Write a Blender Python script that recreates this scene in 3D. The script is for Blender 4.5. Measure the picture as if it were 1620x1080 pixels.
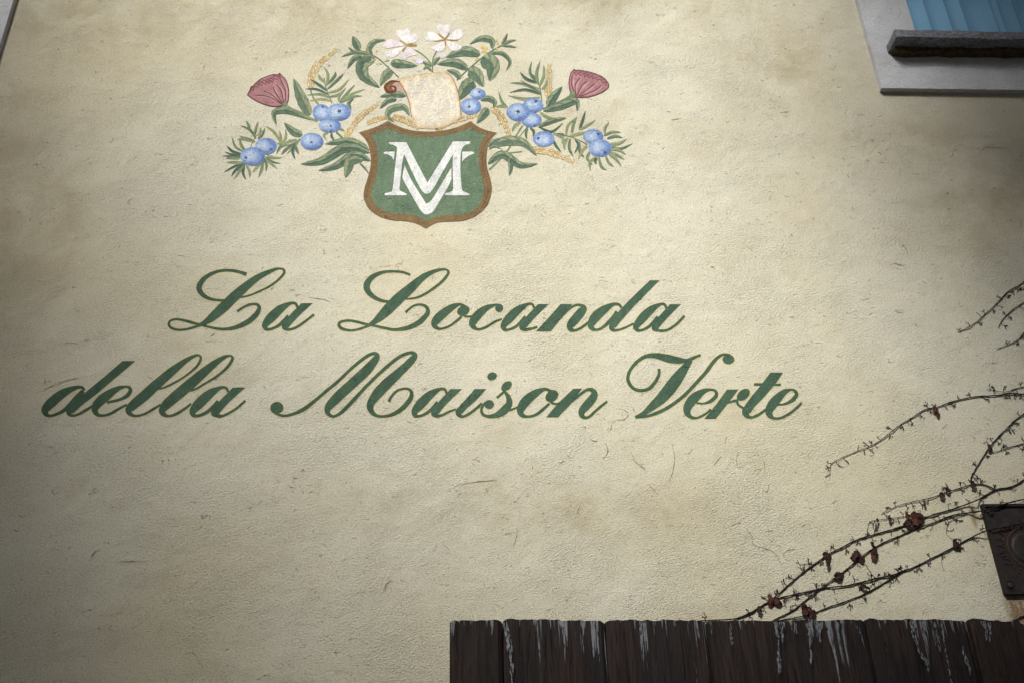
import bpy, bmesh, math, random
from mathutils import Vector, Matrix, noise
from mathutils.geometry import delaunay_2d_cdt
random.seed(7)
for o in list(bpy.data.objects): bpy.data.objects.remove(o, do_unlink=True)
scn = bpy.context.scene
COL = scn.collection

# ------------------------------------------------------------------ camera
F = 1575.0                                    # focal length in photo pixels (35 mm lens)
CAM = Vector((0.0, -2.8, 1.6))
ex = Vector((1, 0, -.0558)).normalized()      # along the wall, in camera axes
ez = Vector((-88, 2847, -1575)).normalized()  # straight up
ez = (ez - ex*ez.dot(ex)).normalized()
ey = ez.cross(ex)                             # into the wall
ROT = Matrix((ex, ey, ez))
cd = bpy.data.cameras.new('camera'); cam = bpy.data.objects.new('camera', cd); COL.objects.link(cam)
cam.matrix_world = Matrix.Translation(CAM) @ ROT.to_4x4()
cd.sensor_fit = 'HORIZONTAL'; cd.sensor_width = 36; cd.lens = F/1620*36
cd.clip_start = .05; cd.clip_end = 500
scn.camera = cam
# ------------------------------------------------------------------ sky, sun, exposure
SUN_DIR = Vector((-.40, -1.0, .78)).normalized()      # towards the sun
w = bpy.data.worlds.new('World'); scn.world = w; w.use_nodes = True
wn = w.node_tree; bg = wn.nodes['Background']
sky = wn.nodes.new('ShaderNodeTexSky'); sky.sky_type = 'NISHITA'; sky.sun_disc = False
sky.sun_elevation = math.asin(SUN_DIR.z); sky.sun_rotation = math.atan2(SUN_DIR.x, SUN_DIR.y)
sky.air_density = 1.0; sky.dust_density = 4.0; sky.ozone_density = 1.0
wn.links.new(sky.outputs[0], bg.inputs[0]); bg.inputs[1].default_value = .05
sl = bpy.data.lights.new('sun', 'SUN'); sun = bpy.data.objects.new('sun', sl); COL.objects.link(sun)
sl.energy = 2.6; sl.angle = math.radians(12); sl.color = (1, .988, .96)
sun.rotation_euler = SUN_DIR.to_track_quat('Z', 'Y').to_euler()
scn.view_settings.view_transform = 'Standard'; scn.view_settings.look = 'None'
scn.view_settings.gamma = 1; scn.view_settings.use_curve_mapping = False
scn.view_settings.exposure = 1.18
scn.cycles.max_bounces = 5; scn.cycles.diffuse_bounces = 3

# ------------------------------------------------------------------ helpers
def lin(r, g, b):
    f = lambda c: (c/255/12.92) if c/255 <= .04045 else ((c/255+.055)/1.055)**2.4
    return (f(r), f(g), f(b))
def pix(x, y, Y=0.0):
    """photo pixel -> point on the vertical plane at depth Y"""
    d = ROT @ Vector(((x-810)/F, -(y-540)/F, -1))
    return CAM + d*((Y-CAM.y)/d.y)
def fr(ox, oy, s): return lambda x, y: (ox+x/s, oy+y/s)     # a zoomed frame -> photo pixels
def link(o, parent=None):
    COL.objects.link(o)
    if parent: o.parent = parent
    return o
def tag(o, label=None, cat=None, group=None, kind=None):
    for k, v in (('label', label), ('category', cat), ('group', group), ('kind', kind)):
        if v: o[k] = v
    return o
def thing(name, label, cat, loc=(0, 0, 0), group=None):
    o = bpy.data.objects.new(name, None); o.location = loc; o.empty_display_size = .1
    return tag(link(o), label, cat, group)
def mesh(name, verts, faces, mat, parent=None, cols=None, smooth=False):
    if parent is not None:
        off = parent.location + (parent.parent.location if parent.parent else Vector())
        verts = [Vector(v)-off for v in verts]
    me = bpy.data.meshes.new(name); me.from_pydata([tuple(v) for v in verts], [], faces)
    if cols is not None:
        a = me.attributes.new('paint', 'FLOAT_COLOR', 'POINT')
        a.data.foreach_set('color', [c for k in cols for c in (k[0], k[1], k[2], 1.0)])
    me.materials.append(mat); me.update()
    if smooth: me.polygons.foreach_set('use_smooth', [True]*len(me.polygons))
    return link(bpy.data.objects.new(name, me), parent)
def box_vf(x0, x1, y0, y1, z0, z1):
    v = [(x, y, z) for z in (z0, z1) for y in (y0, y1) for x in (x0, x1)]
    return v, [(0, 2, 3, 1), (4, 5, 7, 6), (0, 1, 5, 4), (2, 6, 7, 3), (0, 4, 6, 2), (1, 3, 7, 5)]
class MB:
    def __init__(s): s.v = []; s.f = []; s.c = []
    def add(s, v, f, c=None):
        n = len(s.v); s.v += [Vector(p) for p in v]; s.f += [tuple(i+n for i in q) for q in f]
        if c is not None: s.c += (c if isinstance(c, list) else [c]*len(v))
    def box(s, *a): s.add(*box_vf(*a))
    def build(s, name, mat, parent=None, smooth=False):
        return mesh(name, s.v, s.f, mat, parent, s.c or None, smooth)
def catmull(P, n=6, closed=False):
    P = [tuple(p) for p in P]; out = []
    m = len(P)
    for i in range(m if closed else m-1):
        if closed: a, b, c, d = P[i-1], P[i], P[(i+1) % m], P[(i+2) % m]
        else: a, b, c, d = P[max(i-1, 0)], P[i], P[i+1], P[min(i+2, m-1)]
        for k in range(n):
            t = k/n
            out.append(tuple(.5*((2*q)+(-p+r)*t+(2*p-5*q+4*r-s)*t*t+(-p+3*q-3*r+s)*t**3) for p, q, r, s in zip(a, b, c, d)))
    if not closed: out.append(P[-1])
    return out
def tube(mb, pts, rad, seg=6, col=None):
    """pts: Vectors, rad: radii"""
    rings = []
    for i, p in enumerate(pts):
        t = (pts[min(i+1, len(pts)-1)]-pts[max(i-1, 0)]).normalized()
        a = t.cross(Vector((.13, 1, .07))).normalized(); b = t.cross(a)
        rings.append([p+(a*math.cos(k*2*math.pi/seg)+b*math.sin(k*2*math.pi/seg))*rad[i] for k in range(seg)])
    v = [q for r in rings for q in r]; f = []
    for i in range(len(pts)-1):
        for k in range(seg):
            f.append((i*seg+k, i*seg+(k+1) % seg, (i+1)*seg+(k+1) % seg, (i+1)*seg+k))
    f.append(tuple(range(seg-1, -1, -1))); f.append(tuple(range(len(v)-seg, len(v))))
    mb.add(v, f, col)

# ------------------------------------------------------------------ materials
class NT:
    def __init__(s, name):
        s.m = bpy.data.materials.new(name); s.m.use_nodes = True; s.t = s.m.node_tree
        s.b = s.t.nodes['Principled BSDF']; s._p = None
    def n(s, typ, **k):
        nd = s.t.nodes.new('ShaderNode'+typ)
        for a, b in k.items(): setattr(nd, a, b)
        return nd
    def l(s, a, b): s.t.links.new(a, b)
    def pos(s):
        if s._p is None: s._p = s.n('NewGeometry').outputs['Position']
        return s._p
    def set(s, inp, v):
        if hasattr(v, 'is_linked') or isinstance(v, bpy.types.NodeSocket): s.l(v, inp)
        else: inp.default_value = v
    def math(s, op, a, b=None, c=None, clamp=False):
        nd = s.n('Math', operation=op, use_clamp=clamp); s.set(nd.inputs[0], a)
        if b is not None: s.set(nd.inputs[1], b)
        if c is not None: s.set(nd.inputs[2], c)
        return nd.outputs[0]
    def mapping(s, scale=(1, 1, 1), rot=(0, 0, 0), loc=(0, 0, 0), vec=None):
        nd = s.n('Mapping'); s.l(vec or s.pos(), nd.inputs[0])
        nd.inputs['Location'].default_value = loc; nd.inputs['Rotation'].default_value = rot; nd.inputs['Scale'].default_value = scale
        return nd.outputs[0]
    def noise(s, scale, detail=3, rough=.55, dist=0, vec=None):
        nd = s.n('TexNoise'); s.l(vec or s.pos(), nd.inputs['Vector'])
        nd.inputs['Scale'].default_value = scale; nd.inputs['Detail'].default_value = detail
        nd.inputs['Roughness'].default_value = rough; nd.inputs['Distortion'].default_value = dist
        return nd.outputs['Fac']
    def vor(s, scale, vec=None, feature='F1', out='Distance', rand=1):
        nd = s.n('TexVoronoi', feature=feature); s.l(vec or s.pos(), nd.inputs['Vector']); nd.inputs['Scale'].default_value = scale
        nd.inputs['Randomness'].default_value = rand
        return nd.outputs[out]
    def ramp(s, v, a, b, lo=0.0, hi=1.0):
        nd = s.n('MapRange', interpolation_type='SMOOTHSTEP'); s.l(v, nd.inputs[0])
        for i, x in enumerate((a, b, lo, hi)): nd.inputs[i+1].default_value = x
        return nd.outputs[0]
    def mix(s, f, a, b, mode='MIX'):
        nd = s.n('MixRGB', blend_type=mode); s.set(nd.inputs[0], f)
        for i, x in ((1, a), (2, b)): s.set(nd.inputs[i], x if not isinstance(x, tuple) else (*x, 1)) if isinstance(x, tuple) else s.l(x, nd.inputs[i])
        return nd.outputs[0]
    def bump(s, h, strength, dist, normal=None):
        nd = s.n('Bump'); s.l(h, nd.inputs['Height']); nd.inputs['Strength'].default_value = strength; nd.inputs['Distance'].default_value = dist
        if normal: s.l(normal, nd.inputs['Normal'])
        return nd.outputs[0]
    def fin(s, col, rough=.9, normal=None, spec=.25):
        s.set(s.b.inputs['Base Color'], (*col, 1) if isinstance(col, tuple) else col)
        s.set(s.b.inputs['Roughness'], rough)
        s.b.inputs['Specular IOR Level'].default_value = spec
        if normal: s.l(normal, s.b.inputs['Normal'])
        return s.m
def stucco_normal(N, k=1.0):
    """trowelled lime plaster: grain, trowel drag, undulation, pits"""
    g = N.noise(340, 1, .6)
    drag = N.noise(185, 2, .66, .35, N.mapping((.85, 1, 1.1), (0, .5, 0)))
    und = N.noise(9, 2, .6)
    rz = N.ramp(N.noise(2.6, 2, .65), .38, .66, .4, 1.25)
    h = N.math('ADD', N.math('MULTIPLY', g, .42), N.math('MULTIPLY', N.math('MULTIPLY', drag, rz), .66))
    h = N.math('ADD', h, N.math('MULTIPLY', und, 1.3))
    sliv = N.noise(46, 3, .72, 1.3, N.mapping((.8, 1, 1.4), (0, .3, 0), (7, 0, 3)))
    pit = N.ramp(sliv, .66, .72)
    vp = N.math('MULTIPLY', N.ramp(N.vor(70), .05, .14, 1, 0), N.ramp(und, .5, .6))
    pit = N.math('MAXIMUM', pit, vp)
    h = N.math('SUBTRACT', h, N.math('MULTIPLY', pit, .6))
    return N.bump(h, 1.0, .0078*k), pit, drag, g
def blob(N, x, y, rx, rz, soft=.5):
    """0..1 mask of a stain round a photo position (rx, rz in metres)"""
    c = pix(x, y)
    m = N.mapping((1/rx, 0, 1/rz), (0, 0, 0), (-c.x/rx, 0, -c.z/rz))
    ln = N.n('VectorMath', operation='LENGTH'); N.l(m, ln.inputs[0])
    return N.ramp(ln.outputs['Value'], soft, 1.0, 1, 0)
CREAM = lin(208, 205, 187)
def wall_material():
    N = NT('cream_stucco')
    nrm, pit, drag, g = stucco_normal(N)
    c = N.mix(N.ramp(N.noise(1.0, 4, .6, .4), .40, .70, 0, .8), CREAM, lin(202, 195, 168))
    c = N.mix(N.ramp(N.noise(3.1, 4, .65, .7), .50, .80, 0, .5), c, lin(188, 177, 148))
    c = N.mix(N.ramp(N.noise(14, 4, .7, .8, N.mapping((.5, 1, 1.6))), .52, .8, 0, .4), c, lin(188, 176, 147))
    # brown weather stains
    st = None
    for a in ((430, 10, 1.0, .36), (150, 20, .8, .5), (1240, 100, .45, .45), (1570, 300, .55, .5), (1000, 0, 1.2, .28), (30, 330, .5, .8), (1440, 230, .45, .25), (720, 800, .7, .16), (950, 810, .7, .16)):
        b = blob(N, *a, soft=0.0); st = b if st is None else N.math('MAXIMUM', st, b)
    st = N.math('MULTIPLY', st, N.ramp(N.noise(4.5, 5, .76, .4), .30, .74))
    c = N.mix(N.math('MULTIPLY', st, .6), c, lin(152, 137, 100))
    # rust runs round the iron plaque
    ru = N.math('MAXIMUM', blob(N, 1610, 962, .05, .09, .3), blob(N, 1541, 815, .018, .06, .2))
    ru = N.math('MULTIPLY', ru, N.ramp(N.noise(40, 3, .6, 0, N.mapping((1, 1, .25))), .3, .55))
    c = N.mix(N.math('MULTIPLY', ru, .8), c, lin(112, 72, 26))
    # darker tone in the low grain, hollows and pits
    c = N.mix(N.ramp(drag, .28, .56, .45, 0), c, lin(162, 148, 116))
    c = N.mix(N.ramp(g, .30, .50, .5, 0), c, lin(140, 128, 98))
    c = N.mix(N.math('MULTIPLY', pit, .34), c, lin(128, 112, 82))
    return N.fin(c, .92, nrm, .2)
def paint_material():
    N = NT('faded_wall_paint')
    nrm, pit, drag, g = stucco_normal(N)
    at = N.n('Attribute', attribute_name='paint'); c = at.outputs['Color']
    c = N.mix(N.ramp(g, .34, .66, .45, 0), c, N.mix(1, c, (.6, .58, .6), 'MULTIPLY'))
    c = N.mix(N.ramp(N.noise(34, 4, .7, .4, N.mapping((1, 1, .35), (0, .85, 0))), .40, .66, 0, .65), c, N.mix(1, c, (1.4, 1.36, 1.3), 'MULTIPLY'))
    c = N.mix(N.ramp(N.noise(13, 3, .6, .4, N.mapping((1, 1, .6), loc=(2, 0, 5))), .45, .72, 0, .5), c, N.mix(1, c, (.72, .74, .76), 'MULTIPLY'))
    wear = N.math('MULTIPLY', N.ramp(N.noise(210, 3, .75, .4), .57, .70), N.ramp(N.noise(6, 3), .35, .7, .12, .5))
    c = N.mix(wear, c, lin(188, 182, 156))
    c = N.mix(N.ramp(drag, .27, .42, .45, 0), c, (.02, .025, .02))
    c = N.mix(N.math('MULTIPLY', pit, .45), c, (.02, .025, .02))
    return N.fin(c, .85, nrm, .25)
def trim_material():
    N = NT('white_trim_plaster')
    nrm, pit, drag, g = stucco_normal(N, 1.9)
    c = N.mix(N.ramp(N.noise(3, 4, .6), .4, .7), lin(226, 228, 232), lin(208, 209, 211))
    c = N.mix(N.ramp(drag, .28, .45, .35, 0), c, lin(140, 136, 128))
    c = N.mix(N.math('MULTIPLY', pit, .4), c, lin(90, 86, 78))
    return N.fin(c, .9, nrm, .2)
def stone_material():
    N = NT('grey_sill_stone')
    n1 = N.noise(140, 4, .7, .4, N.mapping((.5, 1, 1)))
    c = N.mix(N.ramp(n1, .3, .7), lin(88, 90, 96), lin(146, 149, 158))
    c = N.mix(N.ramp(N.noise(9, 4, .6), .5, .7, 0, .6), c, lin(88, 80, 62))
    return N.fin(c, .9, N.bump(n1, .7, .003), .2)
def wood_material():
    N = NT('dark_weathered_wood')
    oi = N.n('ObjectInfo').outputs['Random']
    sh = N.n('CombineXYZ'); N.l(N.math('MULTIPLY', oi, 13), sh.inputs[0]); N.l(N.math('MULTIPLY', oi, 7), sh.inputs[2])
    va = N.n('VectorMath', operation='ADD'); N.l(N.pos(), va.inputs[0]); N.l(sh.outputs[0], va.inputs[1])
    V = va.outputs[0]
    gr = N.noise(95, 5, .66, 1.2, N.mapping((1, 1, .08), vec=V))
    crk = N.noise(44, 3, .6, 2.0, N.mapping((1, 1, .06), vec=V))
    c = N.mix(N.ramp(gr, .3, .72), lin(20, 15, 13), lin(58, 41, 34))
    c = N.mix(N.ramp(N.noise(5, 3, .6, 0, N.mapping((1, 1, .4), vec=V)), .4, .7, 0, .75), c, lin(24, 20, 19))
    c = N.mix(N.math('MULTIPLY', N.ramp(N.noise(7, 2, .5, 0, N.mapping((1, 1, .3), vec=V)), .55, .68), .45), c, lin(50, 33, 27))
    dark = N.ramp(crk, .27, .34, 1, 0)
    c = N.mix(dark, c, lin(10, 8, 8))
    # old white paint left along the top, running down the grain
    at = N.n('Attribute', attribute_name='top').outputs['Fac']      # metres below the plank's own top edge
    pn = N.noise(70, 4, .62, .8, N.mapping((1, 1, .055), vec=V))
    zone = N.ramp(N.noise(6, 2, .5, 0, N.mapping((1, 1, .02), (0, 0, 0), (4, 0, 0), V)), .42, .62)
    lim = N.math('ADD', .575, N.math('MULTIPLY', at, N.ramp(zone, 0, 1, 3.0, .85)))
    lim = N.math('SUBTRACT', lim, N.math('MULTIPLY', zone, .075))
    p = N.math('SUBTRACT', pn, lim)
    fl = N.ramp(N.noise(160, 3, .6, 0, N.mapping((1, 1, .3), vec=V)), .3, .5)
    p = N.math('MULTIPLY', N.ramp(p, 0, .02), fl)
    c = N.mix(N.math('MULTIPLY', p, .85), c, lin(136, 139, 143))
    h = N.math('ADD', N.math('MULTIPLY', gr, .8), N.math('MULTIPLY', N.ramp(crk, .28, .42), 1.2))
    h = N.math('ADD', h, N.math('MULTIPLY', p, .5))
    return N.fin(c, .68, N.bump(h, .9, .005), .3)
def simple(name, a, b, scale=30, rough=.8, bump=.4, bd=.003, spec=.3, metal=0):
    N = NT(name); n1 = N.noise(scale, 4, .65, .3)
    c = N.mix(N.ramp(n1, .32, .7), a, b)
    m = N.fin(c, rough, N.bump(n1, bump, bd), spec); N.b.inputs['Metallic'].default_value = metal
    return m
def attr_material(name, rough=.7, k=.35):
    N = NT(name); at = N.n('Attribute', attribute_name='paint').outputs['Color']
    n1 = N.noise(240, 3, .65)
    c = N.mix(N.ramp(n1, .3, .7, 0, k), at, N.mix(1, at, (.35, .35, .35), 'MULTIPLY'))
    return N.fin(c, rough, N.bump(n1, .5, .001), .3)
M_WALL = wall_material(); M_PAINT = paint_material(); M_TRIM = trim_material(); M_STONE = stone_material(); M_WOOD = wood_material()
M_IRON = simple('old_iron', lin(32, 29, 29), lin(52, 44, 40), 60, .6, .5, .002, .4, .35)
M_IRONL = simple('rusted_iron_letters', lin(56, 40, 33), lin(76, 54, 44), 70, .7, .5, .001, .3, .2)
M_VINE = simple('vine_bark', lin(14, 12, 12), lin(26, 20, 19), 160, .85, .6, .001)
M_CRACK = simple('crack_shadow', lin(122, 108, 82), lin(164, 151, 120), 60, .95, .2)
M_GROUND = simple('gravel_ground', (.20, .18, .15), (.30, .27, .22), 35, .95, .8, .02)
M_DRYLEAF = attr_material('dry_creeper_leaf', .75)
M_WHITEPAINT = simple('old_white_paint', lin(92, 94, 98), lin(146, 149, 153), 120, .7, .6, .002)
def curtain_material():
    N = NT('blue_curtain_cloth')
    wv = N.noise(600, 2, .5, 0, N.mapping((1, 1, .3)))
    return N.fin(N.mix(N.ramp(wv, .3, .7), lin(112, 157, 189), lin(126, 170, 201)), .85, N.bump(wv, .15, .0005), .2)
M_CURTAIN = curtain_material()
M_MORTAR = simple('dark_mortar', lin(58, 46, 28), lin(96, 80, 52), 50, .95, .8, .004)  # mottled dark brown
M_GLASS = None

# ------------------------------------------------------------------ ground and house
gb = MB(); gb.add([(-60, -60, 0), (60, -60, 0), (60, 60, 0), (-60, 60, 0)], [(0, 1, 2, 3)])
tag(gb.build('ground', M_GROUND), 'pale gravel yard in front of the house', None, None, 'structure')
WX0, WX1, WZ1 = -4.6, 4.6, 6.2
house = thing('house', 'cream stucco house wall with the painted inn sign', 'house')
# openings: right window from the photo, left one mirrors its make
TR = .024                                            # trim stands this far proud
r_out = (pix(1352, 0).x+pix(1391, 148).x)/2          # right window: outer left edge of the trim on the wall
r_bot = pix(1500, 148).z
r_in = (pix(1437, 10, -TR).x+pix(1446, 46, -TR).x)/2
SZ = pix(1500, 49, -.108).z                           # sill's top front edge
l_out = (pix(27, 0).x+pix(4, 80).x)/2
l_bot = r_bot+.02
win_w, win_h = .95, 1.25
holes = [(r_in, r_in+win_w, SZ-.03, SZ-.03+win_h), (l_out-(r_in-r_out)-win_w, l_out-(r_in-r_out), SZ-.03, SZ-.03+win_h)]
def wall_mesh():
    xs = sorted({WX0, WX1, *[h[0] for h in holes], *[h[1] for h in holes]}); zs = [0, holes[0][2], holes[0][3], WZ1]
    mb = MB()
    for i in range(len(xs)-1):
        for k in range(3):
            if k == 1 and any(abs(xs[i]-h[0]) < 1e-6 for h in holes): continue
            mb.add([(xs[i], 0, zs[k]), (xs[i+1], 0, zs[k]), (xs[i+1], 0, zs[k+1]), (xs[i], 0, zs[k+1])], [(0, 1, 2, 3)])
    for h in holes:                                   # plastered reveals
        a, b, c, d = h; D = .30
        mb.add([(a, 0, c), (a, D, c), (a, D, d), (a, 0, d)], [(0, 1, 2, 3)]); mb.add([(b, 0, c), (b, D, c), (b, D, d), (b, 0, d)], [(3, 2, 1, 0)])
        mb.add([(a, 0, d), (a, D, d), (b, D, d), (b, 0, d)], [(0, 1, 2, 3)]); mb.add([(a, 0, c), (a, D, c), (b, D, c), (b, 0, c)], [(3, 2, 1, 0)])
    return mb
wall = wall_mesh().build('wall', M_WALL, house)
def rough_box(x0, x1, y0, y1, z0, z1, nx, ny, nz, amp, sc, seed=0.0):
    bm = bmesh.new(); bmesh.ops.create_cube(bm, size=1)
    for v in bm.verts: v.co = Vector(((x0+x1)/2+v.co.x*(x1-x0), (y0+y1)/2+v.co.y*(y1-y0), (z0+z1)/2+v.co.z*(z1-z0)))
    def cut(axis, a, b, n):
        for i in range(1, n):
            co = Vector((0, 0, 0)); no = Vector((0, 0, 0)); co[axis] = a+(b-a)*i/n; no[axis] = 1
            bmesh.ops.bisect_plane(bm, geom=bm.verts[:]+bm.edges[:]+bm.faces[:], plane_co=co, plane_no=no)
    cut(0, x0, x1, nx); cut(1, y0, y1, ny); cut(2, z0, z1, nz)
    for v in bm.verts:
        p = v.co*sc+Vector((seed, seed*2, 0)); v.co += Vector(noise.noise_vector(p))*amp+Vector(noise.noise_vector(p*3.1))*amp*.4
    bm.verts.ensure_lookup_table(); bm.faces.ensure_lookup_table()
    vs = [v.co.copy() for v in bm.verts]; fs = [tuple(v.index for v in f.verts) for f in bm.faces]; bm.free()
    return vs, fs
def window(h, o_edge, o_bot, side):
    a, b, c, d = h
    o0, o1 = (o_edge, b+(a-o_edge)) if side > 0 else (a-(o_edge-b), o_edge)
    root = link(bpy.data.objects.new('window', None), house); root.location = ((a+b)/2, 0, c)
    top = d+(c-o_bot)*.8
    for x0, x1, z0, z1 in ((o0, a, o_bot, top), (b, o1, o_bot, top), (a, b, o_bot, c), (a, b, d, top)):
        v, f = box_vf(x0, x1, -TR, .01, z0, z1)
        mesh('trim_band', v, f, M_TRIM, root)
    s0 = pix(1417, 55, -.108).x if side > 0 else a-.06
    s1 = b+(a-s0) if side > 0 else b+.06
    v, f = rough_box(s0, s1, -.108, .05, SZ-.037, SZ, 44, 5, 3, .005, 13)
    mesh('sill', v, f, M_STONE, root, smooth=False)
    # mortar bed under the sill, uneven
    v, f = rough_box(s0+.01, s1-.01, -TR-.035, -.01, SZ-.056, SZ-.036, 40, 3, 2, .010, 11, 4.0)
    mesh('mortar_bed', v, f, M_MORTAR, root)
    # window joinery and a pleated blue curtain close behind
    for x0, x1, z0, z1 in ((a, a+.012, c, d), (b-.012, b, c, d), (a+.012, b-.012, d-.05, d)):
        v, f = box_vf(x0, x1, .09, .13, z0, z1); mesh('window_frame', v, f, M_TRIM, root)
    bnd = [0, .013, .092, .178, .246, .373, .405, .47, .55, .62, .70, .78, .86, win_w]; cp = []
    for i in range(len(bnd)-1):                       # each pleat a shallow trough between two sharp folds
        wd = bnd[i+1]-bnd[i]
        for k in range(8): u = k/8; cp.append((bnd[i]+wd*u, min(.03, .22*wd)*math.sin(math.pi*u)**.9))
    cp.append((win_w, 0)); n = len(cp); rows = 8; v = []
    for r in range(rows+1):
        z = c-.005+(d-c)*r/rows
        for x, y in cp: v.append((a+.002+x*(win_w-.004)/win_w, .012+y+.004*noise.noise(Vector((x*9, z*2.2, 1+a))), z))
    f = [(r*n+i, r*n+i+1, (r+1)*n+i+1, (r+1)*n+i) for r in range(rows) for i in range(n-1)]
    mesh('curtain', v, f, M_CURTAIN, root, smooth=False)
    v, f = box_vf(a+.001, b-.001, .28, .30, c+.001, d-.001); mesh('window_back', v, f, M_IRON, root)
    return root
window(holes[0], r_out, r_bot, 1)
window(holes[1], l_out, l_bot, -1)

# unseen roof overhang, opposite house and two trees, added to shade the wall's edges
M_ROOF = simple('roof_tile', lin(120, 84, 66), lin(150, 108, 84), 14, .85, .5, .01)
M_EAVE = simple('eave_board', lin(72, 54, 42), lin(96, 74, 58), 40, .75, .5, .003)
M_PLAIN = simple('old_plaster', lin(176, 164, 140), lin(196, 186, 164), 6, .9, .5, .004)
M_LEAVES = simple('tree_leaves', (.035, .06, .02), (.07, .10, .035), 3, .7, .1)
M_BARK = simple('tree_bark', (.06, .045, .035), (.12, .09, .07), 25, .9, .8, .01)
mb = MB(); mb.add([(WX0, -.95, 5.64), (WX1, -.95, 5.64), (WX1, .02, 6.12), (WX0, .02, 6.12), (WX0, -.95, 5.72), (WX1, -.95, 5.72), (WX1, .02, 6.20), (WX0, .02, 6.20)], [(0, 3, 2, 1), (4, 5, 6, 7), (0, 1, 5, 4), (1, 2, 6, 5), (3, 0, 4, 7), (2, 3, 7, 6)])
mb.build('shade_overhang', M_EAVE, house)  # unseen, added to darken the top of the wall
shade_house = thing('house', 'unseen plain house added behind the viewer to shade the lower wall', 'house', (0, -8, 0))  # out of view, added for the shade its roof line casts
mb = MB(); mb.box(-9, 9, -15, -7.9, 0, 8.0); mb.build('wall', M_PLAIN, shade_house)
mb = MB(); mb.add([(-9.4, -7.4, 7.84), (9.4, -7.4, 7.84), (9.4, -11.4, 10.1), (-9.4, -11.4, 10.1), (9.4, -15.5, 7.84), (-9.4, -15.5, 7.84)], [(0, 1, 2, 3), (3, 2, 4, 5), (0, 3, 5), (1, 4, 2)]); mb.build('roof', M_ROOF, shade_house)
for x in (-6, -2.4, 1.2, 4.8):
    for z in (.9, 3.3, 5.7):
        v, f = box_vf(x, x+.95, -7.92, -7.86, z, z+1.45); wo = mesh('window', v, f, M_TRIM, shade_house)
        v, f = box_vf(x+.08, x+.87, -7.86, -7.85, z+.08, z+1.37); mesh('pane', v, f, M_IRON, wo)
def tree(x, y, cz, rx, rz, label, nl, seed):
    rnd = random.Random(seed); t = thing('shade_tree', label, 'tree', (x, y, 0))  # unseen, added so the crown shades one side of the wall
    tb = MB(); tube(tb, [Vector((x, y, 0)), Vector((x+.05, y, 1.5)), Vector((x-.04, y+.05, 3.2)), Vector((x, y, cz))], [.2, .16, .13, .06], 10)
    for k in range(9):
        a = k*2.4; z0 = 2.6+k*(cz-2.6)/9; e = Vector((x+math.cos(a)*rx*.75, y+math.sin(a)*rx*.75, z0+1.2))
        tube(tb, [Vector((x, y, z0)), Vector((x+math.cos(a)*rx*.35, y+math.sin(a)*rx*.35, z0+.5)), e], [.07, .05, .02], 6)
    tb.build('trunk', M_BARK, t, True)
    lb = MB(); cl = []
    for _ in range(46):
        u = rnd.uniform(-1, 1); a = rnd.uniform(0, 6.28); r = rnd.random()**.4*.86; q = math.sqrt(1-u*u)
        cl.append(Vector((x+rx*r*q*math.cos(a), y+rx*r*q*math.sin(a), cz+rz*r*u)))
    for _ in range(nl):
        c = rnd.choice(cl)+Vector((rnd.gauss(0, .3), rnd.gauss(0, .3), rnd.gauss(0, .3)))
        d = Vector((rnd.gauss(0, 1), rnd.gauss(0, 1), rnd.gauss(0, 1))).normalized(); b = d.orthogonal().normalized(); w_ = rnd.uniform(.04, .07); l_ = rnd.uniform(.09, .15)
        lb.add([c-d*l_, c+b*w_, c+d*l_, c-b*w_], [(0, 1, 2, 3)])
    lb.build('crown', M_LEAVES, t)
tree(-4.8, -5.0, 6.7, 2.2, 3.2, 'unseen leafy tree added to shade the left of the wall', 13000, 3)
tree(1.36, -5.0, 6.1, 2.3, 3.0, 'unseen leafy tree added to shade the right of the wall', 13000, 5)

# ------------------------------------------------------------------ painting on the plaster
LAYER = [0]
def depth():
    LAYER[0] += 1; return -(.0003+LAYER[0]*4e-6)
def ribbon(P, n=6, grow=0.0):
    """centre line with widths -> quads in the frame's own units; a 4th value 1 makes the cut level"""
    P = [(p[0], p[1], p[2], (p[3] if len(p) > 3 else 0)) for p in P]
    S = catmull(P, n); L = []; R = []
    for i, (x, y, w, h) in enumerate(S):
        a = S[max(i-1, 0)]; b = S[min(i+1, len(S)-1)]
        tx, ty = b[0]-a[0], b[1]-a[1]; l = math.hypot(tx, ty) or 1
        nx, ny = -ty/l, tx/l
        if h > 0:
            h = min(h, 1); sx = 1 if nx >= 0 else -1
            nx = nx*(1-h)+sx*h; ny = ny*(1-h)
        w = max(w, 1)+grow
        L.append((x+nx*w/2, y+ny*w/2)); R.append((x-nx*w/2, y-ny*w/2))
    return [(L[i], L[i+1], R[i+1], R[i]) for i in range(len(S)-1)]
def ellipse(cx, cy, rx, ry, rot=0, n=28):
    r = math.radians(rot); c, s = math.cos(r), math.sin(r)
    return [(cx+rx*math.cos(t)*c-ry*math.sin(t)*s, cy+rx*math.cos(t)*s+ry*math.sin(t)*c) for t in [k*2*math.pi/n for k in range(n)]]
def grow_poly(P, g):
    a = sum(P[i][0]*P[(i+1) % len(P)][1]-P[(i+1) % len(P)][0]*P[i][1] for i in range(len(P)))
    s = 1 if a > 0 else -1; out = []
    for i, p in enumerate(P):
        q = P[i-1]; r = P[(i+1) % len(P)]
        t = Vector((r[0]-q[0], r[1]-q[1])); t = t.normalized() if t.length > 0 else Vector((1, 0))
        out.append((p[0]+t.y*s*g, p[1]-t.x*s*g))
    return out
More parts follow.
